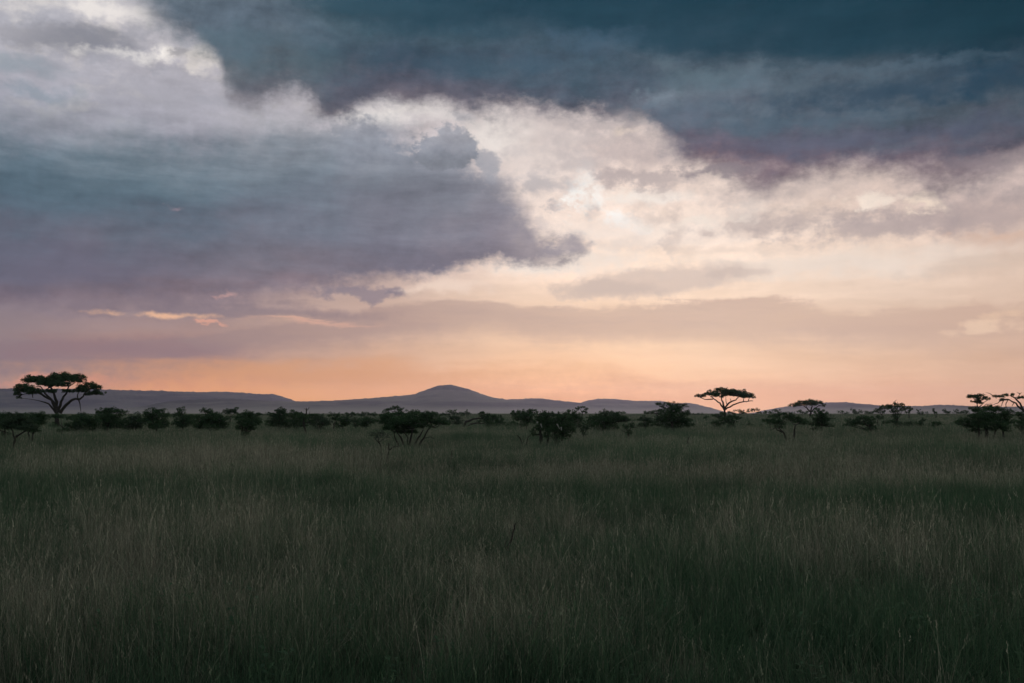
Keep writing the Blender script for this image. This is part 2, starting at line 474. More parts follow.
def pos(): return S(S.tree.nodes.new('ShaderNodeNewGeometry').outputs['Position'])
def attr(n):
    a = S.tree.nodes.new('ShaderNodeAttribute'); a.attribute_name = n
    return S(a.outputs['Color'])


# stretches of meadow that differ: (picture x, picture y of the grass tops, half width px, half depth px, dryness)
DRY = [(170, 461, 200, 9, .8), (520, 465, 230, 9, .85), (880, 467, 190, 8, .8), (300, 455, 120, 6, .5),
       (250, 545, 330, 55, .75), (80, 590, 120, 50, .5), (560, 575, 130, 35, .6), (860, 520, 190, 22, .6), (420, 640, 80, 30, .3),
       (930, 560, 90, 20, .4), (560, 500, 60, 12, .4), (190, 500, 200, 12, .3),
       (530, 488, 160, 12, -.4), (90, 478, 120, 8, -.35), (880, 490, 140, 9, -.35), (330, 500, 60, 12, -.4), (400, 458, 60, 5, -.3), (760, 620, 260, 60, -.5),
       (820, 545, 60, 20, -.3), (640, 530, 120, 18, -.5), (980, 600, 80, 30, -.6), (470, 660, 300, 40, -.4), (60, 650, 160, 30, -.3)]


def meadow_dry(x, y):
    """dryness of the meadow at world x, y: the same patches for the shader nodes below"""
    f, _ = noise(xyz(x * .11, y * .075, 0), 1, 4, .6)
    g, _ = noise(xyz(x * .9, y * .45, 4), 1, 3, .6)
    d = (f - .5) * 3.0 + (g - .5) * 2.4 + .0
    wx = x + (f - .5) * 6; wy = y + (g - .5) * 3
    for px, py, rx, ry, k in DRY:
        ys_ = [1.75 * F / max(q - HORIZON, 4) for q in (py + ry, py, py - ry)]
        yc = (ys_[0] + ys_[2]) / 2; hy = (ys_[2] - ys_[0]) / 2 + .5
        xc = (px - 512) / F * yc; hx = rx / F * yc
        a = (wx - xc) * (1 / hx); b = (wy - yc) * (1 / hy)
        d = d + sstep(a * a + b * b, 2.0, .1) * (k * .6)
    return d


def grass_col():
    x, y, z = sep(pos())
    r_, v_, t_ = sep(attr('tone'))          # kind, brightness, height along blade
    d = meadow_dry(x, y)
    dd = sstep(d * .62 + r_ * .9, .45, 1.15)
    green = mix(v_, [.030, .070, .040], [.145, .230, .122])
    straw = mix(v_, [.115, .104, .078], [.68, .62, .48])
    cc = mix(dd, green, straw)
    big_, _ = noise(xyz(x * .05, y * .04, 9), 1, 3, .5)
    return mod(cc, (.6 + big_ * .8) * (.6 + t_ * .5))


def ground_col():
    x, y, z = sep(pos())
    n1, _ = noise(xyz(x * .6, y * .6, 0), 1, 6, .6)
    n2, _ = noise(xyz(x * .012, y * .006, 2), 1, 5, .6)
    n3, _ = noise(xyz(x * 9, y * 9, 2), 1, 4, .6)
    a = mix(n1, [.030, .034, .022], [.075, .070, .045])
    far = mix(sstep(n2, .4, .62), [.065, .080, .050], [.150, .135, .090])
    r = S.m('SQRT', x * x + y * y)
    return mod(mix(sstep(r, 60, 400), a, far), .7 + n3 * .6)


def hill_col():
    x, y, z = sep(pos())
    n1, _ = noise(xyz(x * .0012, y * .0006, z * .012), 1, 6, .6)
    n2, _ = noise(xyz(x * .012, y * .005, z * .05), 1, 5, .6)
    a = mix(sstep(n1, .42, .58), [.030, .036, .024], [.12, .11, .078])
    a = mod(a, .6 + n2 * .8)
    return mix(sstep(z + (n1 - .5) * 25, 42, 8), a, [.23, .20, .15])


def leaf_col(lo, hi_):
    def f():
        r_, v_, t_ = sep(attr('tone'))
        return mix(r_, lo, hi_)
    return f


def bark_col(lo, hi_):
    def f():
        n, _ = noise(pos(), 9, 5, .65)
        return mix(n, lo, hi_)
    return f


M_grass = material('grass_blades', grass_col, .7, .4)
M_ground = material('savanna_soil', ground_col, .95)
M_hill = material('wooded_hillside', hill_col, 1)
M_leaf = [material('acacia_leaf', leaf_col([.028, .058, .030], [.075, .120, .055]), .8, .2),
          material('thorn_leaf', leaf_col([.034, .058, .036], [.080, .110, .062]), .8, .2),
          material('pale_leaf', leaf_col([.055, .075, .055], [.11, .13, .09]), .8, .25)]
M_bark = material('dark_bark', bark_col([.020, .018, .015], [.07, .06, .05]), .9)
M_pale = material('peeled_wood', bark_col([.16, .15, .13], [.42, .39, .34]), .8)


# ------------------------------------------------------------------ mesh helpers
def mesh(name, v, f, mat, parent=None, tone=None, smooth_=False):
    me = bpy.data.meshes.new(name)
    me.from_pydata([tuple(p) for p in v], [], [tuple(q) for q in f])
    if tone is not None:
        a = me.color_attributes.new('tone', 'FLOAT_COLOR', 'POINT')
        t = np.ones((len(v), 4)); t[:, :3] = tone
        a.data.foreach_set('color', t.ravel())
    me.materials.append(mat)
    if smooth_: me.polygons.foreach_set('use_smooth', [True] * len(me.polygons))
    o = bpy.data.objects.new(name, me); C.objects.link(o)
    if parent is not None: o.parent = parent
    return o


def tube(V_, F_, pts, radii, sides=6):
    pts = [np.asarray(p, float) for p in pts]
    b0 = len(V_)
    n = len(pts)
    for i, p in enumerate(pts):
        t = pts[min(i + 1, n - 1)] - pts[max(i - 1, 0)]
        t = t / (np.linalg.norm(t) + 1e-9)
        a = np.cross(t, [.31, .9, .2]); a /= np.linalg.norm(a) + 1e-9
        b = np.cross(t, a)
        for k in range(sides):
            an = 2 * math.pi * k / sides
            V_.append(p + radii[i] * (a * math.cos(an) + b * math.sin(an)))
    for i in range(n - 1):
        for k in range(sides):
            k2 = (k + 1) % sides
            F_.append((b0 + i * sides + k, b0 + i * sides + k2, b0 + (i + 1) * sides + k2, b0 + (i + 1) * sides + k))
    F_.append(tuple(b0 + (n - 1) * sides + k for k in range(sides)))


def wiggle(a, b, n, amp, g, sag=0.0):
    a, b = np.asarray(a, float), np.asarray(b, float)
    L = np.linalg.norm(b - a)
    out_ = []
    off = g.normal(0, 1, 3) * amp * L
    off2 = g.normal(0, 1, 3) * amp * L * .5
    for i in range(n + 1):
        t = i / n
        p = a + (b - a) * t + off * math.sin(math.pi * t) + off2 * math.sin(2 * math.pi * t)
        p[2] += sag * L * math.sin(math.pi * t)
        out_.append(p)
    return out_


# ------------------------------------------------------------------ ground and hills
def ground():
    rs = np.concatenate([[0], np.geomspace(1.5, 300, 70), np.linspace(312, 1700, 90), np.geomspace(1800, 12000, 22)])
    na = 240
    V_, F_ = [], []
    for r in rs[1:]:
        a = np.linspace(0, 2 * math.pi, na, endpoint=False)
        x, y = r * np.sin(a), r * np.cos(a)
        V_ += list(np.c_[x, y, terrain(x, y)])
    V_.append(np.array([0, 0, terrain(0, 0)]))
    c0 = len(V_) - 1
    for k in range(na): F_.append((c0, (k + 1) % na, k))
    for i in range(len(rs) - 2):
        for k in range(na):
            k2 = (k + 1) % na
            F_.append((i * na + k, i * na + k2, (i + 1) * na + k2, (i + 1) * na + k))
    o = mesh('ground', V_, F_, M_ground, smooth_=True); o['kind'] = 'structure'


def hill(name, pts, r0, rc, r1, seed, rough=1.0, foot=.2):
    """a range of hills whose skyline passes the given picture points at distance rc"""
    px = np.array([p[0] for p in pts], float); py = np.array([p[1] for p in pts], float)
    az = np.array([math.atan2(*ray(x, y)[:2]) for x, y in pts])
    el = np.array([ray(x, y)[2] / math.hypot(*ray(x, y)[:2]) for x, y in pts])
    A = np.linspace(az[0], az[-1], 900)
    # smooth interpolation
    E = np.interp(A, az, el)
    k = np.hanning(15); k /= k.sum(); E = np.convolve(np.pad(E, 7, 'edge'), k, 'valid')
    zc = CAM_H + E * rc
    T = np.concatenate([np.linspace(0, 1, 46), 1 + np.linspace(.03, 1, 14)])
    V_, F_ = [], []
    for j, t in enumerate(T):
        r = r0 + (rc - r0) * t if t <= 1 else rc + (r1 - rc) * (t - 1)
        x, y = r * np.sin(A), r * np.cos(A)
        if t <= 1:
            s = foot * smooth(0, .6, t) + (1 - foot) * smooth(.45, 1, t) ** 1.0
        else:
            s = 1 - smooth(0, 1, t - 1)
        z = -14 + (zc + 14) * s
        rel = (np.abs(fbm(x / 700, y / 1400, seed, 5)) - .12) * 150 * rough
        z = z + rel * s * (1 - smooth(.8, 1, t) * (1 - .12)) * (1 if t <= 1 else 0)
        bump = (vnoise(x / 22, y / 22, seed + 3) ** 3) * 9 + (vnoise(x / 60, y / 60, seed + 5) ** 2) * 6
        z = z + bump * s * rough
        V_ += list(np.c_[x, y, z])
    n = len(A)
    for j in range(len(T) - 1):
        for i in range(n - 1):
            F_.append((j * n + i, j * n + i + 1, (j + 1) * n + i + 1, (j + 1) * n + i))
    o = mesh(name, V_, F_, M_hill, smooth_=True); o['kind'] = 'structure'


ground()
hill('hills', [(-420, 396), (-200, 391), (-60, 389.5), (0, 389), (60, 389.3), (100, 389.8), (150, 391), (190, 392.5), (230, 392.7), (258, 394.3), (272, 394.6), (282, 396.5),
               (292, 400), (302, 404), (330, 410), (380, 413.5)], 7500, 9800, 11800, 2, 1.0, .25)
hill('hills', [(100, 414), (118, 409), (140, 407), (165, 402.5), (190, 400.2), (222, 398.8), (250, 399.8), (270, 401.5), (300, 402.2), (330, 401), (360, 399), (390, 397), (405, 395.5), (415, 394.3),
               (425, 390.5), (434, 387), (442, 385.6), (449, 385.2), (457, 386.2), (468, 389.5), (480, 394), (492, 397.5), (505, 399.8), (522, 399.6), (538, 398.8), (550, 400), (565, 401.5), (580, 403),
               (600, 407), (640, 414)], 4300, 6600, 8300, 5, .6, .16)
hill('hills', [(520, 414), (560, 407), (577, 404), (587, 401), (600, 399), (615, 399.3), (630, 400.8), (645, 401.5), (660, 401.2), (675, 404), (684, 403), (690, 403.3), (703, 406), (715, 409.3),
               (728, 413), (745, 415)], 4500, 7400, 9200, 8, .6, .16)
hill('hills', [(740, 415), (755, 412.5), (768, 409.7), (785, 407), (805, 405.5), (820, 403), (845, 402.2), (858, 403.8), (870, 404.5), (885, 406.3), (905, 406.2), (920, 406.4), (935, 405.5), (955, 405.8),
               (975, 407.3), (1000, 408), (1060, 407), (1150, 405), (1300, 401), (1500, 404)], 4700, 7900, 9800, 11, .6, .18)

# haze: a closed box of thin air round everything
def haze():
    x, y0, y1, z0, z1 = 12500, -12500, 12500, -16, 300
    V_ = [(sx * x, yy, zz) for zz in (z0, z1) for yy in (y0, y1) for sx in (-1, 1)]
    F_ = [(0, 2, 3, 1), (4, 5, 7, 6), (0, 1, 5, 4), (2, 6, 7, 3), (0, 4, 6, 2), (1, 3, 7, 5)]
    m = bpy.data.materials.new('haze'); m.use_nodes = True
    nt = m.node_tree; nt.nodes.remove(nt.nodes['Principled BSDF'])
    v = nt.nodes.new('ShaderNodeVolumePrincipled')
    v.inputs['Density'].default_value = HAZE
    v.inputs['Color'].default_value = (.54, .52, .80, 1)
    v.inputs['Anisotropy'].default_value = .72
    nt.links.new(v.outputs[0], nt.nodes['Material Output'].inputs['Volume'])
    o = mesh('haze', V_, F_, m); o['kind'] = 'stuff'
haze()

# ------------------------------------------------------------------ trees
def make_tree(name, label, cat, D, base, lobes, stems=None, fork=None, r=.09, leaf=0, group='thorn trees and shrubs on the plain',
              size=None, dens=1.0, twigs=(), stubs=(), seed=0, openness=.0):
    g = np.random.default_rng(1000 + seed * 17 + int(base[0]))
    bp = at(base[0], base[1], D)
    bx, by = bp[0], bp[1]
    bz = float(terrain(bx, by)) - .05
    root = bpy.data.objects.new(name, None); C.objects.link(root)
    root.location = (bx, by, bz); root.empty_display_size = .3
    root['label'] = label; root['category'] = cat; root['group'] = group
    O = np.array([bx, by, bz])
    px = D / F
    if name == 'umbrella_acacia': dens *= 1.5
    TV, TF, CV, CF, CT = [], [], [], [], []
    xs = [l[0] for l in lobes] or [base[0]]
    cx = (min(xs) + max(xs)) / 2; half = max((max(xs) - min(xs)) / 2, 1) * px
    if cat == 'shrub' and stems is None and D < 150:      # foliage reaching down into the grass
        ww = (max(xs) - min(xs)) * .5
        lobes = list(lobes) + [(base[0] + g.uniform(-.5, .1) * ww, base[1] - 3.6, ww * .3 + 1.5, 2.2), (base[0] + g.uniform(.1, .6) * ww, base[1] - 4.2, ww * .25 + 1.5, 2.4)]
    lw = []
    for (lx, ly, rx, ry) in lobes:
        side = abs(lx - cx) * px
        room = math.sqrt(max(half * half - side * side, 0)) * .8
        dyo = g.uniform(-room, room) if room > .2 else g.uniform(-.2, .2)
        lw.append((at(lx, ly, D + dyo), rx * px * (1.2 if cat == 'shrub' and D > 85 else 1.1), max(ry * px * (1.3 if D > 290 and name != 'umbrella_acacia' else 1.08), .12)))
    base_pt = O.copy()
    fk = at(*(fork if fork else (base[0], base[1] - (base[1] - min([l[1] for l in lobes] or [base[1] - 5])) * .3)), D)
    fk[2] = max(fk[2], bz + .25)
    if stems is None:
        tube(TV, TF, [base_pt - O] + [p - O for p in wiggle(base_pt, fk, 3, .04, g)[1:]], [r * 1.35, r * 1.05, r * .95, r * .85], 7)
        ends = [(fk, r * .8)]
    else:
        ends = []
        for st in stems:
            w = st[0] if isinstance(st[0], (int, float)) else 1.0
            pl = [q for q in st if not isinstance(q, (int, float))]
            off = g.uniform(-.25, .25) * half
            P3 = []
            for i, q in enumerate(pl):
                P3.append(at(q[0], q[1], D + off * i / max(len(pl) - 1, 1)))
            if abs(pl[0][1] - base[1]) < 3: P3[0][2] = bz + .0
            pts = [P3[0]]
            for a, b in zip(P3, P3[1:]): pts += wiggle(a, b, 3, .05, g)[1:]
            n = len(pts)
            tube(TV, TF, [p - O for p in pts], [r * w * (1.25 - .75 * i / (n - 1)) for i in range(n)], 7)
            ends.append((pts[-1], r * w * .5)); 
            if n > 4: ends.append((pts[n * 2 // 3], r * w * .6))
    s = size or max(.05, min(1.25 * px, .4)) * .95
    for (cw, rw, rh) in lw:
        # the limb
        src = min(ends, key=lambda e: np.linalg.norm((e[0] - cw) * np.array([1, .4, 1])))
        tgt = cw - np.array([0, 0, rh * .5])
        p = wiggle(src[0], tgt, 5, .06, g, sag=-.05 if stems is None else 0)
        rr = [src[1] * (.85 - .6 * i / 5) for i in range(6)]
        tube(TV, TF, [q - O for q in p], rr, 6)
        # clumps spread through the lobe, flat and fuller at the top
        vol = rw / px * max(rh / px, 1)
        nc = int(np.clip(vol * .85 + 3, 7, 140))
        dep = rw * .9
        for k in range(nc):
            while True:
                q = g.uniform(-1, 1, 3)
                if q @ q < 1: break
            q = q * (.55 + .45 * g.random()) if k % 3 else q / (np.linalg.norm(q) + 1e-6) * (g.uniform(.9, 1.18) if name != 'umbrella_acacia' else g.uniform(.8, 1.0))
            q[2] = q[2] if q[2] > -.35 else q[2] * .7
            cc = cw + q * [rw, dep, rh]
            cr = rw * g.uniform(.14, .32) + px * .55
            ch = min(cr * .5, rh * .6) + px * .4
            if k % 3 == 0:
                tube(TV, TF, [tgt - O] + [z_ - O for z_ in wiggle(tgt, cc, 2, .08, g)[1:]], [rr[-1] * .8, rr[-1] * .5, rr[-1] * .25], 4)
            area = math.pi * (cr / s) * (ch / s)
            nl = int(np.clip(area * 3.4 * dens + 8, 10, 1200))
            d = g.normal(0, 1, (nl, 3)); d = d / np.linalg.norm(d, axis=1)[:, None] * (g.random((nl, 1)) ** .45)
            ctr = cc + d * [cr, cr, ch]
            a1 = g.normal(0, 1, (nl, 3)); a1 /= np.linalg.norm(a1, axis=1)[:, None]
            a2 = np.cross(a1, g.normal(0, 1, (nl, 3))); a2 /= np.linalg.norm(a2, axis=1)[:, None]
            ss = s * g.uniform(.5, 1.15, (nl, 1)) * .5
            a1 *= ss; a2 *= ss * g.uniform(.5, 1, (nl, 1))
            ct = np.clip(g.normal(.45, .16) + g.normal(0, .18, nl), 0, 1)
            b0 = len(CV)
            quad = np.stack([ctr - a1, ctr - a2 * .9, ctr + a1, ctr + a2], 1) - O
            CV.extend(quad.reshape(-1, 3)); CT.extend(np.repeat(ct, 4))
            CF.extend((b0 + np.arange(nl * 4).reshape(nl, 4)).tolist())
    for tw in twigs:                       # bare twigs
        P3 = [at(q[0], q[1], D) for q in tw]
        pts = [P3[0]]
        for a, b in zip(P3, P3[1:]): pts += wiggle(a, b, 3, .07, g)[1:]
        n = len(pts)
        tube(TV, TF, [p - O for p in pts], [max(px * .35, r * .35) * (1 - .7 * i / (n - 1)) for i in range(n)], 5)
    mesh('trunk', TV, TF, M_bark, root, smooth_=True)
    if CV:
        CT = np.array(CT)
        mesh('crown', CV, CF, M_leaf[leaf], root, tone=np.c_[CT, CT, CT])
    for sb in stubs:
        SV, SF = [], []
        P3 = [at(q[0], q[1], D - .9) for q in sb]
        tube(SV, SF, [p - O for p in P3], [.045, .03, .022][:len(P3)], 6)
        o = mesh('broken_limb', SV, SF, M_pale, root); o['label'] = 'pale peeled broken limb'
    return root


TREES = []
def T(name, label, cat, D, base, lobes, **k): TREES.append((name, label, cat, D, base, lobes, k))
SH, TR = 'shrub', 'tree'
# --- the tall umbrella acacias
T('umbrella_acacia', 'tallest spreading acacia with billowing layered crown, at far left before blue ridge', TR, 132, (57.5, 427),
  [(34, 379.5, 11, 4), (24, 388, 9.5, 4.6), (18, 393, 5, 3.4), (62, 377.5, 12, 4.4), (77, 379, 8.5, 4.6), (91, 386, 8.5, 4.4), (99, 392.5, 5.5, 3.2), (49, 383, 10, 3.6), (60, 384, 9, 2.6),
   (80, 389, 9, 3.6), (33, 391, 9, 3.2), (68, 391, 7, 1.5), (50, 391, 7, 1.8), (19, 397.5, 2.6, 1.3), (90, 393, 6, 2.4), (44, 380, 7, 3), (56, 380, 8, 4)],
  stems=[(1.0, (57.5, 427), (57, 418), (57.5, 411)), (.62, (57.5, 412), (53, 403), (44, 396), (34, 392)), (.65, (57.5, 412), (57, 402), (54, 393), (50, 387)), (.55, (58, 412), (61, 402), (66, 394), (69, 386)),
         (.62, (60, 413), (66, 405), (72, 400), (80, 399), (84, 394)), (.4, (56, 413), (49, 404), (40, 401)), (.4, (56, 406), (50, 398), (44, 392), (40, 386))],
  r=.30, twigs=[[(78, 399), (80, 404), (81, 412)], [(32, 392), (33, 398)], [(22, 394), (18, 398)]], dens=1.15, seed=1)
T('umbrella_acacia', 'flat parasol acacia with open bare limbs, alone against orange sky over bushes', TR, 250, (725, 419),
  [(702, 395.7, 6.5, 1.7), (711, 393.2, 7, 2.4), (721, 391, 7, 3), (731, 391.6, 7, 3.1), (740, 392.6, 7, 2.8), (748, 395.3, 6, 2), (753.5, 396.9, 4, 1.3), (721, 395.5, 3.5, 2.6), (716, 394.5, 7, 2), (737, 394, 8, 2), (743, 396, 8, 1.7), (732, 394, 8, 2), (726, 392, 6, 3), (746, 394.4, 6, 2)],
  stems=[(1.0, (725, 420), (725, 414), (724.6, 409)), (.55, (724.6, 410), (720, 403), (714, 399), (711, 396)), (.7, (724.6, 410), (723, 402), (721, 397)), (.6, (725, 409.5), (729, 403), (736, 400), (739, 396)),
         (.5, (725, 410), (733, 405), (742, 402), (749, 401), (753, 401)), (.4, (713, 399), (706, 399.5), (700, 397.5)), (.35, (743, 402), (744, 398)), (.3, (748.5, 401), (749, 397))],
  r=.33, dens=1.2, seed=2, twigs=[[(727, 405), (726, 400), (725, 396)], [(731, 402), (730, 398)]])
T('umbrella_acacia', 'smaller parasol acacia with arched crown before the purple hill', TR, 380, (811, 416),
  [(795, 405.2, 5.5, 1.4), (803, 402.6, 6.5, 2), (811, 401.5, 6, 2), (818, 403, 5.5, 2.1), (823, 405, 4, 1.4), (808, 404, 6, 1.4), (814, 404, 7, 1.4), (801, 404.6, 6, 1.3)],
  stems=[(1, (811, 417), (811, 413), (810.5, 411)), (.6, (810.5, 412), (807, 408), (803, 405)), (.6, (811, 412), (812, 407), (812, 404)), (.6, (811, 412), (815, 408), (819, 405.5))], r=.42, dens=1.0, seed=3)
T('umbrella_acacia', 'small wedge-shaped acacia rising behind the broad dark bush, near right edge', TR, 190, (978, 421),
  [(971, 396.6, 5, 1.3), (977, 396.3, 7, 2.3), (985, 398.3, 6, 1.8), (977, 400.8, 5, 2.6), (981, 402.5, 3.5, 1.5)],
  stems=[(1, (978, 421), (978, 410), (977.5, 405)), (.7, (977.6, 407), (976, 402), (974, 399)), (.6, (978, 408), (983, 403), (987, 400.5))], r=.12, seed=4, twigs=[[(979, 408), (986, 404), (993, 403)]])
T('umbrella_acacia', 'sparse half-bare acacia with arching limbs, cut by the right frame edge', TR, 112, (1029, 429),
  [(999, 396.2, 6.5, 1.3), (1007, 394.8, 5, 1.3), (1012, 394.2, 3, 1), (1021, 397.4, 5, 1), (1030, 397, 6, 1.5), (1003, 399.6, 4, .8), (1039, 400, 6, 2)],
  stems=[(1, (1029, 430), (1027, 418), (1024, 410)), (.7, (1024, 412), (1020, 403), (1015, 398), (1010, 395.5)), (.6, (1023, 410), (1016, 403), (1009, 399.5), (1002, 399)), (.6, (1026, 416), (1032, 405), (1034, 398)),
         (.3, (1016, 399), (1023, 397.5), (1028, 397))],
  r=.15, dens=.9, seed=5, twigs=[[(1012, 396), (1012, 392.5)], [(1017, 399), (1020, 394), (1022, 392.5)], [(1008, 400), (1006, 406), (1009, 410)], [(1003, 399), (998, 403), (995, 404), (987, 405)],
                                 [(1004, 400), (1002, 404), (1000, 408)], [(1020, 393.5), (1017, 392.5)], [(996, 396), (990, 393.5), (986, 392.8)], [(1014, 403), (1012, 407)]])
# --- left cluster
T('thorn_shrub', 'low crooked thorn bush nearest the left edge, leaning stem in the grass', SH, 50, (14, 451),
  [(20, 420, 12, 5.5), (11, 424, 11, 6), (26, 426, 10, 5), (17, 415, 9, 2.6)], stems=[(1, (13, 452), (15, 440), (17, 435)), (.7, (16, 437), (22, 433), (27, 430)), (.6, (15, 440), (13, 432), (10, 427))], r=.06, leaf=1, seed=6)
T('thorn_shrub', 'thorn bush with twin dark stems just right of the leftmost crooked one', SH, 63, (30, 442),
  [(35, 416, 10, 3.6), (38, 421, 10, 6), (30, 425, 9, 6), (41, 417, 5, 3), (33, 430, 6, 4)], stems=[(1, (30, 442), (28, 433)), (1, (31, 442), (33, 434))], r=.09, seed=7)
T('thorn_shrub', 'dark bush cut off by the left frame edge', SH, 72, (5, 438), [(3, 418, 9, 4), (-6, 422, 10, 8), (6, 425, 8, 5)], r=.09, seed=8)
T('thorn_sapling', 'thin small umbrella sapling standing before the tallest acacia trunk', SH, 86, (63, 434), [(54, 416, 5.5, 2), (61, 416.6, 6, 2.2), (68, 417.4, 4, 1.8)], r=.05, seed=9)
T('thorn_shrub', 'tiny round bush at the foot of the tallest acacia', SH, 118, (54, 428.5), [(54, 426.5, 4.6, 2.4)], r=.05, seed=10)
T('thorn_shrub', 'dense rounded bush immediately right of the tallest acacia', SH, 94, (82, 432), [(84, 421, 11, 6), (74, 427, 7, 5), (88, 427, 9, 5), (79, 418, 8, 4), (92, 423, 6, 6)], r=.1, seed=11)
T('thorn_tree', 'flat-topped dark thorn tree, second right of the tallest acacia', SH, 99, (107, 431), [(101, 411.5, 6, 3), (109, 410.6, 7, 3), (119, 411, 7, 2), (104, 418, 9, 6), (114, 420, 10, 7), (104, 426, 8, 4), (118, 426, 6, 4)], r=.12, seed=12)
T('thorn_shrub', 'ragged low bush filling the gap between flat-topped and layered thorn trees on left', SH, 102, (135, 431), [(135, 417, 6, 3.5), (134, 424, 8, 6), (140, 421, 6, 5), (130, 427, 5, 3.5)], r=.08, leaf=1, seed=13)
T('thorn_tree', 'layered thorn tree with see-through lower crown, under the start of the nearer ridge', SH, 97, (156, 431),
  [(158, 410.5, 6, 2.6), (152, 413, 7, 3), (163, 415, 7, 2.6), (150, 419, 9, 4), (160, 421, 8, 2.5), (156, 425, 9, 4), (166, 425, 3.5, 3)], r=.1, seed=14)
T('thorn_tree', 'narrow-topped thorn tree with one raised tuft, left of the spiky one', SH, 108, (183, 429), [(181, 409.8, 4.5, 2.4), (178, 414, 6, 3), (185, 418, 7, 4), (182, 423, 9, 4.5), (190, 421, 6, 5)], r=.09, seed=15)
T('thorn_tree', 'broad spiky-topped thorn tree left of the small round dome', SH, 96, (210, 431),
  [(206, 410.5, 5, 2.4), (213, 413.5, 5, 3), (197, 416, 5, 2.6), (206, 418, 9, 4), (219, 418, 8, 5), (200, 424, 9, 5), (214, 425, 11, 5), (224, 422, 5, 4)], r=.11, seed=16, twigs=[[(205, 411), (203, 406.5)], [(211, 412), (213, 408)]])
T('thorn_tree', 'small smooth dome-crowned tree peeping over bushes beneath the nearer ridge', TR, 210, (230, 420), [(227, 411.6, 4.5, 2.6), (232, 411, 5.5, 3), (235, 412, 3.5, 2)], r=.12, seed=17, dens=1.3)
T('thorn_shrub', 'isolated wedge-shaped bush narrowing to a thick stem, left of centre', SH, 72, (244, 438),
  [(246, 413.6, 8, 2.2), (253, 417, 8, 4), (240, 418, 7, 4.5), (257, 421, 5, 3.5), (248, 422, 11, 5), (241, 427, 6, 3), (252, 428, 6, 3), (245, 432, 4, 4)], r=.12, fork=(244, 433), seed=18)
T('thorn_tree', 'speck of a far tree in the gap right of the wedge-shaped bush', TR, 430, (264, 415.5), [(263, 414.3, 2.6, 1), (267, 414.9, 2, .7)], r=.1, seed=19, group='far trees along the crest')
T('thorn_tree', 'mound-shaped bush with a knobbed top where the blue ridge ends', SH, 105, (279, 430), [(281, 409.7, 5, 2.3), (277, 414, 7, 3.4), (285, 414, 5, 3.5), (279, 420, 9, 5), (273, 424, 7, 3.5), (286, 424, 6, 5)], r=.1, seed=20)
T('thorn_shrub', 'dense bush left of the bare crooked snag', SH, 100, (297, 431), [(297, 413.6, 7, 2.6), (293, 419, 6, 5), (301, 419, 6, 5), (296, 425, 7, 4)], r=.09, seed=21)
T('thorn_tree', 'crooked thorn tree with a bare twisted snag at its top', TR, 90, (306.5, 433), [(312, 415.4, 7, 1.3), (303, 417, 5, 2.5), (309, 421, 5, 3), (302, 424, 4, 4)],
  stems=[(1.1, (306.5, 434), (304, 426), (304, 418)), (.7, (304, 420), (306.5, 413), (306.5, 408)), (.5, (305, 416), (312, 415), (318, 415.5))], r=.1, seed=22, twigs=[[(306.5, 411), (309, 408), (309.3, 406.5)], [(306.5, 410), (304, 408.5)], [(309, 415), (310, 411)]])
T('thorn_shrub', 'low bush right of the twisted snag', SH, 101, (319, 431), [(318, 418, 8, 3.5), (323, 422, 6, 4), (316, 424, 5, 4), (328, 424, 3.5, 2.5)], r=.07, leaf=1, seed=23)
T('thorn_tree', 'tiny far tree over the low bush right of the snag', TR, 360, (323, 416), [(323, 415.2, 2.5, .9)], r=.09, seed=24, group='far trees along the crest')
T('thorn_sapling', 'small umbrella tree with a thin stem left of two merged bushes', TR, 106, (334, 430), [(332, 415, 4, 2), (338, 415, 4.5, 2.2), (335, 418.5, 5, 2.4)], r=.06, seed=25)
T('thorn_shrub', 'squat bush tucked right of the thin-stemmed small umbrella tree', SH, 110, (343, 429), [(343, 419, 6, 3.6), (342, 424.5, 6, 4), (347, 422, 4, 4)], r=.07, seed=26)
T('thorn_shrub', 'bush with a lit gap beneath, under the long far canopy', SH, 113, (355, 429), [(354, 420.5, 5.5, 2.6), (358, 424, 6, 2.8)], r=.06, leaf=1, seed=27)
T('thorn_shrub', 'bush half hidden behind the big multi-stemmed bush', SH, 110, (366, 429), [(364, 420.5, 7, 3.2), (371, 421, 4.5, 3.5), (363, 425, 4, 2.5)], r=.07, seed=28)
T('thorn_tree', 'far flat tree at the left end of the long dark canopy', TR, 320, (351, 418), [(351, 413.6, 4, 1.6), (355, 414.4, 4, 1.4), (347.5, 415, 3, 1.2)], r=.14, seed=29, group='far trees along the crest')
T('thorn_tree', 'far flat tree in the middle of the long dark canopy', TR, 330, (365, 418), [(362, 414.4, 5, 1.4), (369, 414.2, 4, 1.5)], r=.14, seed=30, group='far trees along the crest')
T('thorn_tree', 'far round tree closing the long dark canopy, by the big bush', TR, 325, (375, 418), [(375, 414.4, 3.2, 1.7)], r=.12, seed=31, group='far trees along the crest')
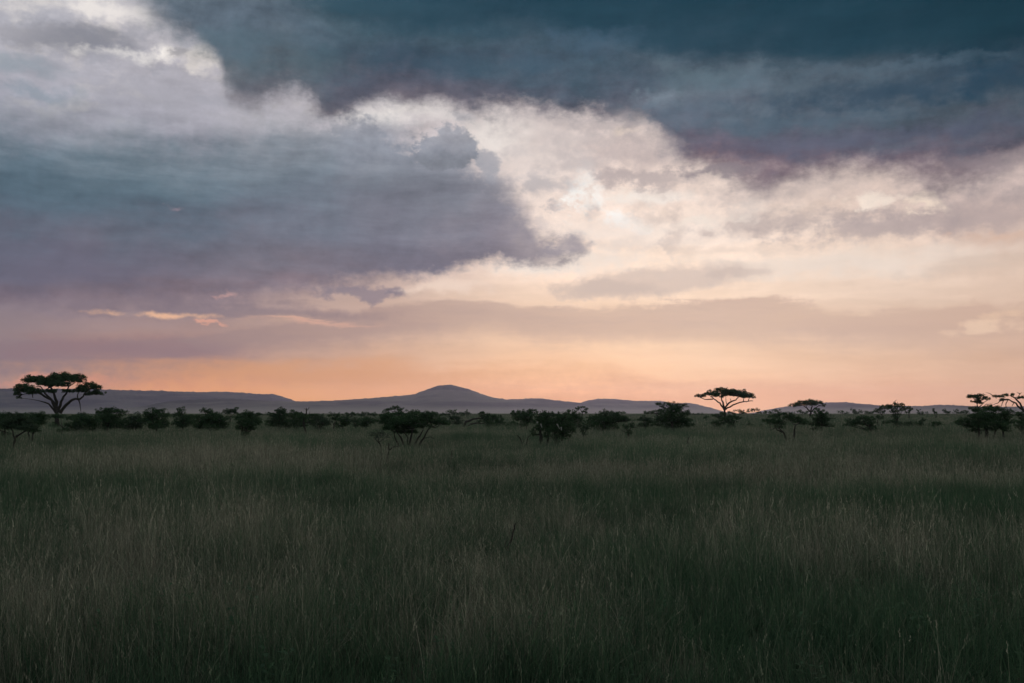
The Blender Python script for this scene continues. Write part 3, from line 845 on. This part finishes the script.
# --- centre
T('umbrella_thorn', 'little flat parasol tree whose crown tops the big multi-stemmed bush', TR, 150, (394, 425), [(389, 409, 4.5, 1.8), (395, 408, 5, 2.1), (400, 409.4, 3.6, 1.8)], stems=[(1, (394, 425), (394, 416), (393, 411.5))], r=.09, seed=32)
T('thorn_shrub', 'largest bush, many spreading dark stems, left of the central hill foot', SH, 62, (411, 446),
  [(388, 415, 9, 3), (401, 413.6, 8, 2.6), (412, 413, 7, 2.6), (425, 414, 8, 2.8), (433, 413.6, 4, 2.4), (386, 420, 9, 4.5), (399, 420, 13, 6), (415, 420, 13, 6), (430, 419, 10, 5), (441, 421.5, 8, 3.2), (392, 426, 10, 4.5),
   (408, 426, 9, 4.5), (422, 425, 8, 3.6), (446, 423, 4, 2), (400, 431, 9, 3), (412, 431, 7, 3)],
  stems=[(.9, (406, 447), (401, 438), (397, 431)), (1, (408, 447), (411, 437), (412, 430)), (.9, (413, 447), (418, 438), (423, 430)), (.9, (417, 447), (424, 438), (431, 427)), (.7, (404, 447), (396, 440), (394, 432)), (.6, (411, 446), (408, 438), (403, 431))],
  r=.07, seed=33, twigs=[[(425, 438), (430, 437), (434, 434.5)], [(431, 437), (435, 438)]], dens=1.1)
T('thorn_sapling', 'spindly sapling with thin grey foliage before the biggest bush', SH, 41, (381.5, 461), [(374, 434, 5, 2.6), (381, 432, 5, 2.6), (379, 437, 6, 2), (387, 436, 4, 1.4)],
  stems=[(1, (381.5, 462), (381, 450), (378, 440)), (.6, (379.5, 444), (374, 437)), (.5, (379, 442), (386, 437))], r=.028, leaf=2, dens=.35, seed=34)
T('dead_sapling', 'leafless forked dead sapling standing before the biggest bush', SH, 37, (386, 466), [], stems=[(1, (386, 467), (387.5, 456), (389.5, 449)), (.8, (389, 450), (388.5, 443)), (.7, (389, 450), (393, 447), (399, 446))], r=.03, seed=35,
  twigs=[[(389, 446), (391, 442)], [(394, 447), (396, 444)]], group='dead wood in the grass')
T('thorn_tree', 'far elongated tree with a humped top, right of the biggest bush', TR, 300, (452, 418), [(445, 414, 5.5, 1.4), (453, 412.6, 5, 1.8), (460, 413.4, 4.5, 1.5)], r=.15, seed=36, group='far trees along the crest')
T('thorn_tree', 'far pointed tree right of the elongated humped one', TR, 310, (467, 418), [(467, 412.2, 2.6, 1.8), (467, 414, 3.4, 1.5)], r=.12, seed=37, group='far trees along the crest')
T('thorn_shrub', 'rounded bush behind the biggest bush, at its right end', SH, 122, (444, 427), [(443, 422, 6, 3.6)], r=.07, seed=38)
T('thorn_shrub', 'upright bush just left of the long bent trunk', SH, 140, (457, 425.5), [(456, 417.6, 6, 2.6), (457, 422, 6.5, 3)], r=.08, leaf=1, seed=39)
T('thorn_tree', 'leaning tree, long bare bent trunk, low flattened crown', TR, 132, (462, 427),
  [(481, 412.6, 4, 1.7), (486, 415.4, 7, 2.4), (496, 417, 7, 2.4), (489, 420, 9, 3.4), (500, 422, 6, 3), (491, 424.5, 9, 2.6)],
  stems=[(1.2, (461, 428), (466, 421.5), (473, 419), (482, 418.6)), (.8, (464, 428), (470, 424.5), (478, 423), (486, 422.5)), (.5, (489, 428), (489, 423))], r=.14, seed=40)
T('thorn_shrub', 'low dark scrub between leaning tree and central thicket', SH, 138, (513, 427), [(508, 425.5, 5, 1.8), (516, 425, 7, 2.4)], r=.05, seed=41)
T('umbrella_thorn', 'twin-topped flat thorn tree at left of the central thicket', TR, 100, (526, 432),
  [(515, 412.6, 7, 2.6), (522, 414, 4, 2), (531, 411.4, 6.5, 2.5), (527, 415, 9, 3), (519, 418, 8, 3.4), (530, 420, 7, 4), (524, 424, 5, 3)], stems=[(1, (526, 432), (526, 424)), (.7, (521, 431), (521, 422))], r=.07, seed=42)
T('dead_branch', 'bare drooping dead branch at the left foot of the central thicket', 'branch', 62, (523, 443), [], stems=[(1, (523, 444), (520, 438), (517, 435)), (.8, (523, 443), (528, 437), (531, 434)), (.6, (522, 441), (524, 436))], r=.035, seed=43, group='dead wood in the grass')
T('thorn_tree', 'thick-stemmed left half of the central thicket with spiky top', TR, 61, (541, 444),
  [(543, 413.6, 6, 2.2), (550, 414.6, 6, 2.2), (540, 418, 7, 4), (548, 421, 9, 5), (538, 427, 6, 5), (547, 428, 7, 4.5), (547, 435, 4, 5), (534, 433, 3.5, 4)], stems=[(1.3, (541, 445), (541, 436), (541, 429)), (.8, (545, 444), (548, 435), (549, 428))],
  r=.09, seed=44, twigs=[[(543, 413), (542, 409.5)], [(548, 413), (549, 411)]], stubs=[[(540.6, 423.6), (542, 427.5)], [(536.6, 422.6), (538, 422)]])
T('thorn_tree', 'right half of the central thicket with broken pale limbs', TR, 60, (559, 445),
  [(557, 414.6, 6, 2), (563, 416.5, 6, 3), (570, 420, 6, 4), (558, 421, 8, 5), (567, 427, 8, 5), (556, 429, 9, 6), (561, 436, 6, 5), (573, 431, 3.5, 3), (553, 436, 5, 5), (566, 434, 5, 5), (557, 440, 5, 3)], stems=[(1.4, (556, 446), (555, 436), (556, 428)), (1.3, (560, 446), (562, 436), (563, 429)), (.7, (563, 445), (569, 436))],
  r=.09, seed=45, twigs=[[(558, 414), (559, 411.5)]], stubs=[[(557, 424), (558.4, 426.4), (559.6, 429)], [(561.2, 427), (561.4, 430.4)]])
T('thorn_tree', 'round-topped bush behind the right side of the central thicket', SH, 112, (573, 430), [(572, 413.4, 6, 2.8), (576, 417, 7, 3.4), (570, 421, 8, 4), (582, 418.5, 4, 1.8), (577, 424, 6, 3.6)], r=.09, seed=46)
T('umbrella_thorn', 'tiny ring-crowned tree with a sky-filled gap, right of the central thicket', TR, 235, (582, 420), [(578, 408.4, 3.4, 1.1), (583, 407.2, 3.6, .9), (587, 409, 2, 1.4), (584, 411.6, 3, .8), (586.6, 412.4, 1.6, 1)],
  stems=[(1, (582, 420), (582.5, 414), (582, 411)), (.8, (582, 412), (580, 409)), (.8, (582.5, 412.5), (586, 410))], r=.09, seed=47)
T('thorn_shrub', 'small bush on a single stem, right foot of the central thicket', SH, 74, (584, 438), [(581, 427, 4, 2.6), (587, 427.4, 4, 2.6), (584, 430, 4, 2)], r=.055, leaf=1, seed=48)
T('thorn_shrub', 'wide mounded bush sloping down leftwards, right of central thicket', SH, 97, (602, 432),
  [(605, 412.8, 5.5, 2.4), (616, 414.4, 7, 2.4), (598, 417, 7, 4), (609, 418, 9, 4.5), (620, 419, 8, 4), (596, 424, 9, 4.5), (609, 424.5, 7, 3.5), (626, 419, 4, 3.4), (590, 420, 4, 4)], r=.1, seed=49)
T('thorn_shrub', 'twiggy upright stump-like bush with bare shoots, right of the wide mound', SH, 77, (628.5, 437), [(626, 427, 3.4, 2.6), (631, 425.6, 3.6, 3), (628.5, 431, 3.4, 3)], r=.09, fork=(628.5, 432), seed=50,
  twigs=[[(630, 426), (632, 422), (635, 418.6)], [(628, 427), (626, 423)], [(627, 433), (622, 430.5), (620.5, 429.5)], [(632, 428), (638, 428)]])
T('thorn_tree', 'stacked-tier dark tree with a small flat top tier, left of the flat parasol acacia', TR, 95, (673, 431),
  [(659, 403.8, 4.5, 1.7), (667, 403.4, 5.5, 1.7), (663, 406.4, 3, 1.6), (681, 405.6, 6.5, 2.4), (674, 408, 8, 2.6), (650, 412.6, 7, 1.5), (661, 411.6, 7, 2), (672, 412.6, 12, 3.4), (685, 413, 7, 2.2), (663, 419, 10, 3.6),
   (677, 420, 11, 5), (686, 423, 7, 5), (672, 426, 8, 3.6), (659, 424, 6, 3)],
  stems=[(1, (673, 432), (672, 423), (671, 413)), (.6, (671, 415), (666, 409), (663, 406)), (.6, (671, 416), (677, 410), (681, 407)), (.5, (671.5, 418), (660, 413.6), (652, 413))], r=.13, seed=51, twigs=[[(676, 406), (678, 402.5)], [(658, 404), (655, 403)]])
T('thorn_shrub', 'low tuft attached at the left foot of the stacked-tier tree', SH, 104, (645, 429), [(643, 419, 5.5, 2.6), (649, 421, 5.5, 3), (645, 425, 6, 2.6)], r=.06, leaf=1, seed=52)
T('thorn_tree', 'far sliver of tree just right of the stacked-tier tree', TR, 480, (697, 416), [(694, 414.3, 2.6, .9), (699, 414, 3, 1)], r=.12, seed=53, group='far trees along the crest')
T('thorn_sapling', 'lone tiny sapling in open grass left of the flat parasol acacia', SH, 215, (706, 420.6), [(706.5, 416.8, 1.8, 1), (705, 418, 1.4, .7)], r=.05, seed=54)
# --- right of centre
T('umbrella_thorn', 'small flat bush directly below the parasol acacia trunk', SH, 205, (718.5, 421.5), [(716, 415, 4.5, 1.5), (722, 413.8, 5, 1.8), (719, 416.4, 4, 1.4)], r=.08, seed=55)
T('umbrella_thorn', 'dark table-topped bush on a stem, right below the parasol acacia', SH, 112, (731.5, 429), [(725, 418.6, 5, 2.2), (732, 417.4, 6, 2.4), (737, 418.4, 4, 1.8), (730, 421, 6, 2), (731, 425, 3.5, 2)], r=.07, seed=56)
T('thorn_shrub', 'short round bush left below the parasol acacia', SH, 113, (718, 429), [(714, 422.6, 4, 2.2), (720, 423.4, 4.5, 2.6), (717, 425.6, 4.5, 1.8)], r=.05, seed=57)
T('thorn_tree', 'far low tree peeping right of the parasol acacia trunk', TR, 330, (731, 417), [(729, 412.6, 3.6, 1.3), (734, 413.4, 3, 1)], r=.12, seed=58, group='far trees along the crest')
T('thorn_shrub', 'low dome of scrub in open grass right of the table-topped bush', SH, 135, (748.5, 428.5), [(746, 426.6, 3.6, 1.9), (751, 426.8, 3.6, 1.8)], r=.04, seed=59)
T('thorn_shrub', 'smallest ground-hugging scrub left of the V-stemmed bush', SH, 135, (761.5, 429.5), [(761.5, 428.2, 2.8, 1.3)], r=.04, seed=60)
T('umbrella_thorn', 'far flat tree, leftmost of the crest group right of the parasol acacia', TR, 440, (740, 416), [(737.6, 410.8, 3, 1.3), (742, 411.4, 3.6, 1.3), (744, 413, 3, .9)], r=.15, seed=61, group='far trees along the crest')
T('umbrella_thorn', 'far arched umbrella tree, largest of the crest group right of the parasol acacia', TR, 430, (753.5, 416), [(749, 411, 3, 1.4), (754, 410, 4.5, 1.5), (759.5, 412, 3, 1.4)], r=.15, seed=62, group='far trees along the crest')
T('thorn_tree', 'far low tree between the arched crest tree and the dip in the hills', TR, 450, (768, 416), [(766, 412.3, 3, 1.1), (771, 412, 3.6, 1.4)], r=.14, seed=63, group='far trees along the crest')
T('thorn_tree', 'far upright tree above the V-stemmed bush', TR, 420, (778, 416), [(777.5, 410.8, 3, 1.7), (779, 412.6, 4, 1.6)], r=.14, seed=64, group='far trees along the crest')
T('thorn_shrub', 'bush with two V-spread bare stems, between the two parasol acacias', SH, 66, (790, 441),
  [(776, 415.6, 6, 2.2), (787, 414.4, 6.5, 2.6), (770, 420, 6, 3), (777, 421.5, 8, 3.6), (791, 418.4, 8, 3), (799, 420.4, 8, 3.4), (780, 426.6, 5, 2.6), (803, 423.4, 3.6, 1.6)],
  stems=[(1.2, (790, 442), (789.5, 438)), (.9, (789.5, 439), (784, 433), (779, 428)), (1, (790, 439), (794.5, 432), (796, 425)), (.6, (782, 432), (777, 430), (775, 426))], r=.07, seed=65, twigs=[[(775, 428), (770, 431)], [(770, 424), (770, 431)]])
T('thorn_shrub', 'small far bush left of the smaller parasol acacia trunk', SH, 390, (802.5, 416.5), [(800, 411.2, 3, 1.5), (804, 412.6, 3.4, 1.4)], r=.12, seed=66, group='far trees along the crest')
T('thorn_shrub', 'dense egg-shaped bush right below the smaller parasol acacia', SH, 88, (822, 433),
  [(819, 410.8, 4.5, 2.3), (822, 414, 6, 3), (817, 418, 6, 4), (825, 419, 7, 4.5), (821, 423, 9, 3.6), (832, 426, 3, 1.2), (816, 428, 4, 2.6)], stems=[(1, (822, 434), (822, 426)), (.6, (817, 434), (813, 430), (812, 425)), (.6, (814, 433), (818, 437))], r=.06, seed=67)
T('thorn_tree', 'far low tree, leftmost on the crest right of the egg-shaped bush', TR, 560, (843, 415.6), [(841, 411.8, 3, 1.1), (845, 413, 3.4, .9)], r=.16, seed=68, group='far trees along the crest')
T('thorn_tree', 'far twin-humped tree on the crest before the right hills', TR, 560, (855, 415.6), [(853, 410.6, 3.2, 1.6), (855, 412.4, 4.5, 1.5), (860.6, 411.6, 3, 1.6)], r=.16, seed=69, group='far trees along the crest')
T('thorn_tree', 'far small tree between the twin-humped one and the spike-topped tree', TR, 520, (869, 415.6), [(868, 412.2, 4.5, 1.4), (871.4, 412.8, 2.4, 1.1)], r=.15, seed=70, group='far trees along the crest')
T('thorn_tree', 'flat wide tree adjoining the left of the spike-topped tree', TR, 260, (882, 418), [(877.5, 410.2, 4.5, 1.8), (885, 407.8, 6, 2.4), (881, 412, 5, 1.3)], r=.12, seed=71)
T('thorn_tree', 'spike-topped tree with pale dead twigs over its dark crown', TR, 126, (897, 427),
  [(891, 406.4, 5, 2.4), (898, 405.2, 5.5, 2.6), (902, 409, 4.5, 2.6), (895, 410.6, 5.5, 2.6), (896, 416, 4.5, 3.4), (896, 421, 5.5, 3.2), (899, 425, 6, 2.4)], r=.1, seed=72,
  twigs=[[(896, 405), (895, 401), (897, 400)], [(895, 403), (893.4, 402)], [(897, 404), (898, 401.6)]])
T('thorn_tree', 'small oval tree on a short stem, right of the spike-topped tree', TR, 270, (909, 417), [(907.6, 408.6, 3, 2), (910.4, 409.6, 2.4, 2.4), (908.6, 411.8, 3, 1.4)], r=.12, seed=73)
T('thorn_shrub', 'ragged dark bush low in the grass left of the spike-topped tree', SH, 90, (871, 433), [(862, 417.4, 7, 2.4), (869, 419, 5, 2.4), (853, 423, 7, 3), (863, 423, 7, 2.8), (871, 425.4, 4.5, 4), (846, 425, 3, 1.6)], r=.08, seed=74)
T('thorn_shrub', 'small bush tucked between the ragged bush and the spike-topped tree', SH, 155, (878, 421.5), [(878, 417.4, 5, 2.4)], r=.06, seed=75)
T('thorn_shrub', 'flat scrub hugging grass in front of the ragged bush', SH, 94, (852, 435), [(849, 434, 3.6, 1.2), (854.4, 433.4, 3, 1.8)], r=.04, leaf=1, seed=76)
T('thorn_shrub', 'low bush right at the foot of the spike-topped tree', SH, 130, (909.5, 427.5), [(908, 424.4, 3.6, 2), (886, 422.6, 5, 1.8)], r=.05, seed=77)
T('thorn_shrub', 'small slanting bush in open grass, third right from the spike-topped tree', SH, 128, (920, 427), [(922.6, 420.6, 2.8, 2.2), (919, 424.4, 4.4, 2.2)], r=.05, seed=78)
T('thorn_shrub', 'wide low bush left of the broad dark bush by the right edge', SH, 122, (936, 428), [(932, 425, 4.6, 2.2), (938, 424.2, 4.4, 2.2)], r=.05, seed=79)
T('thorn_tree', 'far tree with a raised left corner on the crest', TR, 450, (922, 416), [(918.4, 410.8, 1.8, 1.4), (921.6, 413.2, 5, 1.3)], r=.14, seed=80, group='far trees along the crest')
T('thorn_sapling', 'far forked candelabra sapling alone on the crest', TR, 300, (935, 417.4), [(933.6, 410.2, 1, .9), (935.8, 412.4, 1.6, .7)], stems=[(1, (934.6, 418), (934.6, 413)), (.8, (934.6, 414), (933.4, 410)), (.7, (934.6, 414.5), (936.6, 411.6))], r=.1, seed=81)
T('thorn_tree', 'far sloping tree on the crest left of two close crest trees', TR, 450, (947, 416), [(944.4, 411.2, 3.4, 1.5), (949.4, 412.4, 4, 1.2)], r=.14, seed=82, group='far trees along the crest')
T('thorn_tree', 'far little mushroom tree on the crest', TR, 470, (956.5, 416), [(956.2, 410.8, 2.6, 1.3), (957.5, 412.6, 1.6, 1)], r=.14, seed=83, group='far trees along the crest')
T('thorn_tree', 'far dark tree touching the broad bush at right', TR, 420, (964, 416.4), [(962.4, 411.6, 3.4, 1.5), (967, 412.4, 3.4, 1.6)], r=.14, seed=84, group='far trees along the crest')
T('thorn_shrub', 'broad dark bush with several trunks beneath the wedge-shaped acacia', SH, 66, (987, 440),
  [(976, 410, 7, 3), (987, 408.4, 8, 3), (998, 409, 7, 3), (1006, 412.4, 6, 4), (979, 416, 9, 4.6), (993, 417, 11, 6), (1007, 420, 7, 6), (964, 421, 8, 2.6), (958, 423, 5, 1.5), (970, 425, 8, 3.4), (983, 424, 9, 4.6), (998, 426, 9, 4.6),
   (976, 431, 6, 3.4), (1005, 429, 5, 4), (990, 429, 6, 3)],
  stems=[(1.5, (986.5, 441), (987, 433), (986, 426)), (.8, (980.5, 439), (979.5, 431), (978, 424)), (.8, (1003, 439), (1003, 430), (1002, 422)), (.7, (990, 439), (995, 432), (998, 425))], r=.085, seed=85, dens=1.15)
T('thorn_shrub', 'tall bush cut off by the right frame edge', SH, 78, (1024, 437), [(1021, 414, 6, 3), (1026, 419, 7, 5), (1020, 424, 5, 4), (1025, 429, 7, 4), (1034, 422, 8, 8)], r=.09, seed=86)
# --- dead twigs poking from the grass
T('dead_branch', 'bent dark dead branch poking from the grass near the photo centre', 'branch', 16.2, (506, 562), [], stems=[(1, (505, 563), (507, 550), (512, 538), (513, 529)), (.7, (512.6, 534), (514.4, 526), (516, 523)), (.5, (506, 557), (505, 546), (508, 536))],
  r=.02, seed=87, group='dead wood in the grass', twigs=[[(506, 560), (498, 561), (490, 563)], [(506, 558), (511, 561), (514, 566)]])
T('dead_branch', 'tangle of dark dead twigs left of the bent dead branch', 'branch', 16.8, (456, 566), [], stems=[(1, (456, 568), (453, 556), (447, 548)), (.8, (457, 567), (463, 555), (470, 548), (471, 540)), (.6, (455, 562), (460, 552), (466, 547))],
  r=.018, seed=88, group='dead wood in the grass', twigs=[[(466, 551), (474, 556), (480, 562)], [(450, 552), (446, 556)], [(461, 557), (472, 560)]])
T('dead_branch', 'thin curved dead stem in grass below the stacked-tier tree', 'branch', 56, (687, 447), [], stems=[(1, (687, 448), (687.5, 441), (689, 437))], r=.04, seed=89, group='dead wood in the grass')
T('dead_branch', 'thin upright dead stem in grass right of the biggest bush', 'branch', 42, (451, 462), [], stems=[(1, (451, 464), (451.5, 456), (452, 450)), (.5, (451, 460), (448.5, 455))], r=.022, seed=90, group='dead wood in the grass')

for (nm, lb, ct, D_, bs, lbz, kw) in TREES:
    make_tree(nm, lb, ct, D_, bs, lbz, **kw)


# ------------------------------------------------------------------ the grass: one object of stuff
def blade(V_, F_, T_, g, x, y, h, w, lean, az, kind, val, segs=5, head=0.0):
    """one bent tapering blade; a grown seed head at the tip when head > 0"""
    b0 = len(V_)
    ca, sa = math.cos(az), math.sin(az)
    fa = g.uniform(0, 2 * math.pi); wx, wy = math.cos(fa) * w, math.sin(fa) * w
    for i in range(segs + 1):
        t = i / segs
        off = lean * h * t ** 2.2
        px_, py_, pz = x + ca * off, y + sa * off, h * (t - .28 * lean * t ** 2)
        k = (1 - t) ** .8 * .5 + .03
        V_.append((px_ - wx * k, py_ - wy * k, pz)); V_.append((px_ + wx * k, py_ + wy * k, pz))
        T_.append((kind, val, t)); T_.append((kind, val, t))
    for i in range(segs):
        a = b0 + 2 * i
        F_.append((a, a + 1, a + 3, a + 2))
    if head > 0:
        tx, ty, tz = px_, py_, pz
        n = 5
        for j in range(n):
            u_ = j / n
            zz = tz - head * (1 - u_) * .9
            tt = 1 - (tz - zz) / max(h, .1)
            ox, oy = x + ca * lean * h * tt ** 2.2, y + sa * lean * h * tt ** 2.2
            an = g.uniform(0, 6.28); s_ = w * g.uniform(1.6, 3.2) * (1.15 - u_ * .6)
            b1 = len(V_)
            dx_, dy_ = math.cos(an) * s_, math.sin(an) * s_
            V_ += [(ox, oy, zz), (ox + dx_, oy + dy_, zz + head * .16), (ox + dx_ * .4, oy + dy_ * .4, zz + head * .32)]
            T_ += [(kind, min(val * .8, .7), .8)] * 3
            F_.append((b1, b1 + 1, b1 + 2))


def weed(V_, F_, T_, g, x, y, h, s):
    """a leafy herb standing among the grass"""
    b0 = len(V_)
    for k in range(int(10 + h * 26)):
        t = g.uniform(.25, 1)
        an = g.uniform(0, 6.28); el = g.uniform(-.2, .9)
        L = s * g.uniform(.6, 1.3) * (1.25 - t * .5)
        bx_, by_, bz_ = x + g.normal(0, .02), y + g.normal(0, .02), h * t
        ex, ey, ez = math.cos(an) * math.cos(el) * L, math.sin(an) * math.cos(el) * L, math.sin(el) * L
        nx, ny = -math.sin(an) * L * .24, math.cos(an) * L * .24
        b1 = len(V_)
        V_ += [(bx_, by_, bz_), (bx_ + ex * .5 + nx, by_ + ey * .5 + ny, bz_ + ez * .5), (bx_ + ex, by_ + ey, bz_ + ez - L * .15), (bx_ + ex * .5 - nx, by_ + ey * .5 - ny, bz_ + ez * .5)]
        T_ += [(-.9, g.uniform(.1, .6), .7)] * 4
        F_.append((b1, b1 + 1, b1 + 2, b1 + 3))
    blade(V_, F_, T_, g, x, y, h, s * .12, .03, 0, -.9, .2, 3)


def patch(name, seed, R, n, hmin, hmax, w, segs, heads, tall, weeds):
    g = np.random.default_rng(seed)
    V_, F_, T_ = [], [], []
    ntuft = max(6, int(n / 16))
    tx = g.uniform(-R, R, (ntuft, 2))
    tk = g.random(ntuft); th = g.uniform(.45, 1.35, ntuft)
    wind = g.uniform(-.6, .6)
    for i in range(n):
        if g.random() < .72:
            k = g.integers(ntuft); x, y = tx[k] + g.normal(0, .045 * (1 + R * .25), 2); kd = np.clip(tk[k] + g.normal(0, .15), 0, 1); hh = th[k]
        else:
            x, y = g.uniform(-R, R, 2); kd = g.random(); hh = 1
        stalk = g.random() < tall
        h = g.uniform(hmin, hmax) * hh * (1.3 if stalk else 1)
        lean = abs(g.normal(.16, .16)) if stalk else abs(g.normal(.36, .30))
        az = g.normal(wind, 1.3) if g.random() < .7 else g.uniform(0, 6.28)
        val = np.clip(g.beta(1.1, 3.0), 0, 1)
        if stalk: kd = min(kd + .45, 1.1); val = min(val * 1.2 + .05, 1.1)
        blade(V_, F_, T_, g, x, y, h, w * (g.uniform(.45, .8) if stalk else g.uniform(.7, 1.5)), min(lean, .95), az, kd, val, segs, head=(g.uniform(.06, .14) if stalk and g.random() < heads else 0))
    for i in range(weeds):
        x, y = g.uniform(-R, R, 2)
        weed(V_, F_, T_, g, x, y, g.uniform(.3, .8) * hmax, .07 * (1 + R * .3))
    me = bpy.data.meshes.new(name)
    me.from_pydata(V_, [], F_)
    a = me.color_attributes.new('tone', 'FLOAT_COLOR', 'POINT')
    t = np.ones((len(V_), 4)); t[:, :3] = T_
    a.data.foreach_set('color', t.ravel())
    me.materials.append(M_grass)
    return bpy.data.objects.new(name, me)          # a clump that only the grass object uses


near = [patch('grass_clump', 50 + i, .62, 470, .26, .68, .0056, 5, .55, .16, (i % 4 == 0) * 2 + (i % 3 == 0)) for i in range(12)]
mid = [patch('grass_clump', 80 + i, 1.6, 1900, .30, .66, .010, 3, .6, .2, 3) for i in range(8)]
far = [patch('grass_clump', 110 + i, 5.0, 1700, .28, .62, .045, 2, .4, .2, 4) for i in range(6)]


tus = []
for i in range(5):
    tus.append(patch('grass_tussock', 150 + i, .26 + .05 * i, 230 + 30 * i, .45, .80, .0075, 5, .8, .30, (0, 1, 0, 3, 5)[i]))
herb = [patch('leafy_herb', 170 + i, .30, 8, .3, .5, .006, 3, .5, .2, 9) for i in range(3)]


def scatter(r0, r1, amax, step, g, jitter=.5):
    n = int(r1 / step) + 1
    gx, gy = np.meshgrid(np.arange(-n, n + 1) * step, np.arange(-n, n + 1) * step)
    p = np.c_[gx.ravel(), gy.ravel()] + g.uniform(-jitter, jitter, (gx.size, 2)) * step
    r = np.hypot(p[:, 0], p[:, 1]); a = np.abs(np.arctan2(p[:, 0], p[:, 1]))
    return p[(r >= r0) & (r < r1) & (a < amax)]


g = np.random.default_rng(99)
sets = []
A1 = math.radians(48)
pn = np.r_[scatter(1.2, 9, math.pi, .85, g), scatter(9, 30, A1, .66, g)]
pm = np.r_[scatter(9, 30, math.pi, 3.2, g), scatter(29, 100, A1, 2.0, g)]
pm = pm[(np.hypot(pm[:, 0], pm[:, 1]) > 29) | (np.abs(np.arctan2(pm[:, 0], pm[:, 1])) > A1)]
pf = scatter(98, 820, math.radians(44), 6.6, g)
PTS, IDX, SCL, ROT, GRP = [], [], [], [], []
pt = scatter(8, 120, math.radians(42), 1.25, g, 1.0)
keep = fbm(pt[:, 0] / 6, pt[:, 1] / 8, 61) + g.uniform(-.3, .3, len(pt)) > .0
pt = pt[keep]
ph = scatter(8, 110, math.radians(42), 1.6, g, 1.0)
ph = ph[fbm(ph[:, 0] / 5, ph[:, 1] / 9, 71) + g.uniform(-.2, .2, len(ph)) > .12]
for grp, (P_, nv) in enumerate(((pn, len(near)), (pm, len(mid)), (pf, len(far)), (pt, len(tus)), (ph, len(herb)))):
    hn = .97 + .9 * fbm(P_[:, 0] / 7, P_[:, 1] / 9, 31) + .8 * fbm(P_[:, 0] / 2.2, P_[:, 1] / 3, 37)
    z = terrain(P_[:, 0], P_[:, 1])
    PTS.append(np.c_[P_, z - .02]); IDX.append(g.integers(0, nv, len(P_))); GRP.append(np.full(len(P_), grp))
    s = g.uniform(.92, 1.12, len(P_))
    SCL.append(np.c_[s, s, s * np.clip(hn, .5, 1.45)]); ROT.append(g.uniform(0, 2 * math.pi, len(P_)))
PTS = np.concatenate(PTS); IDX = np.concatenate(IDX); SCL = np.concatenate(SCL); ROT = np.concatenate(ROT); GRP = np.concatenate(GRP)
# keep the clump right under the lens clear of it
me = bpy.data.meshes.new('grass'); me.from_pydata(PTS.tolist(), [], [])
def fattr(name, typ, data, key):
    a = me.attributes.new(name, typ, 'POINT'); a.data.foreach_set(key, np.ascontiguousarray(data).ravel())
base_i = np.cumsum([0, len(near), len(mid), len(far), len(tus)])
fattr('which', 'INT', (base_i[GRP] + IDX).astype(np.int32), 'value')
fattr('clump_scale', 'FLOAT_VECTOR', SCL.astype(np.float32), 'vector')
fattr('turn', 'FLOAT_VECTOR', np.c_[np.zeros((len(ROT), 2)), ROT].astype(np.float32), 'vector')
grass = bpy.data.objects.new('grass', me); C.objects.link(grass)
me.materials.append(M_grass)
grass['kind'] = 'stuff'

ng = bpy.data.node_groups.new('grass_growth', 'GeometryNodeTree')
ng.interface.new_socket('Geometry', in_out='INPUT', socket_type='NodeSocketGeometry')
ng.interface.new_socket('Geometry', in_out='OUTPUT', socket_type='NodeSocketGeometry')
N = ng.nodes; L = ng.links
gi, go = N.new('NodeGroupInput'), N.new('NodeGroupOutput')
gti = N.new('GeometryNodeGeometryToInstance')
objs = near + mid + far + tus + herb
for ob in reversed(objs):
    oi = N.new('GeometryNodeObjectInfo'); oi.inputs['Object'].default_value = ob; oi.transform_space = 'ORIGINAL'
    L.new(oi.outputs['Geometry'], gti.inputs[0])
def named(nm, typ):
    a = N.new('GeometryNodeInputNamedAttribute'); a.data_type = typ; a.inputs['Name'].default_value = nm
    return a.outputs[0]
mp = N.new('GeometryNodeMeshToPoints'); L.new(gi.outputs[0], mp.inputs[0])
iop = N.new('GeometryNodeInstanceOnPoints')
L.new(mp.outputs[0], iop.inputs['Points']); L.new(gti.outputs[0], iop.inputs['Instance'])
iop.inputs['Pick Instance'].default_value = True
L.new(named('which', 'INT'), iop.inputs['Instance Index'])
e2r = N.new('FunctionNodeEulerToRotation'); L.new(named('turn', 'FLOAT_VECTOR'), e2r.inputs[0])
L.new(e2r.outputs[0], iop.inputs['Rotation']); L.new(named('clump_scale', 'FLOAT_VECTOR'), iop.inputs['Scale'])
L.new(iop.outputs[0], go.inputs[0])
md = grass.modifiers.new('growth', 'NODES'); md.node_group = ng
print('instances', len(PTS), 'trees', len(TREES))

# ------------------------------------------------------------------ output
wld.cycles.sampling_method = 'MANUAL'; wld.cycles.sample_map_resolution = 512
sc.render.engine = 'CYCLES'
sc.cycles.max_bounces = 6; sc.cycles.diffuse_bounces = 3; sc.cycles.transmission_bounces = 3
sc.cycles.volume_bounces = 1; sc.cycles.transparent_max_bounces = 4
sc.cycles.use_denoising = True
sc.view_settings.view_transform = 'Standard'; sc.view_settings.look = 'None'
sc.view_settings.exposure = 0; sc.view_settings.gamma = 1
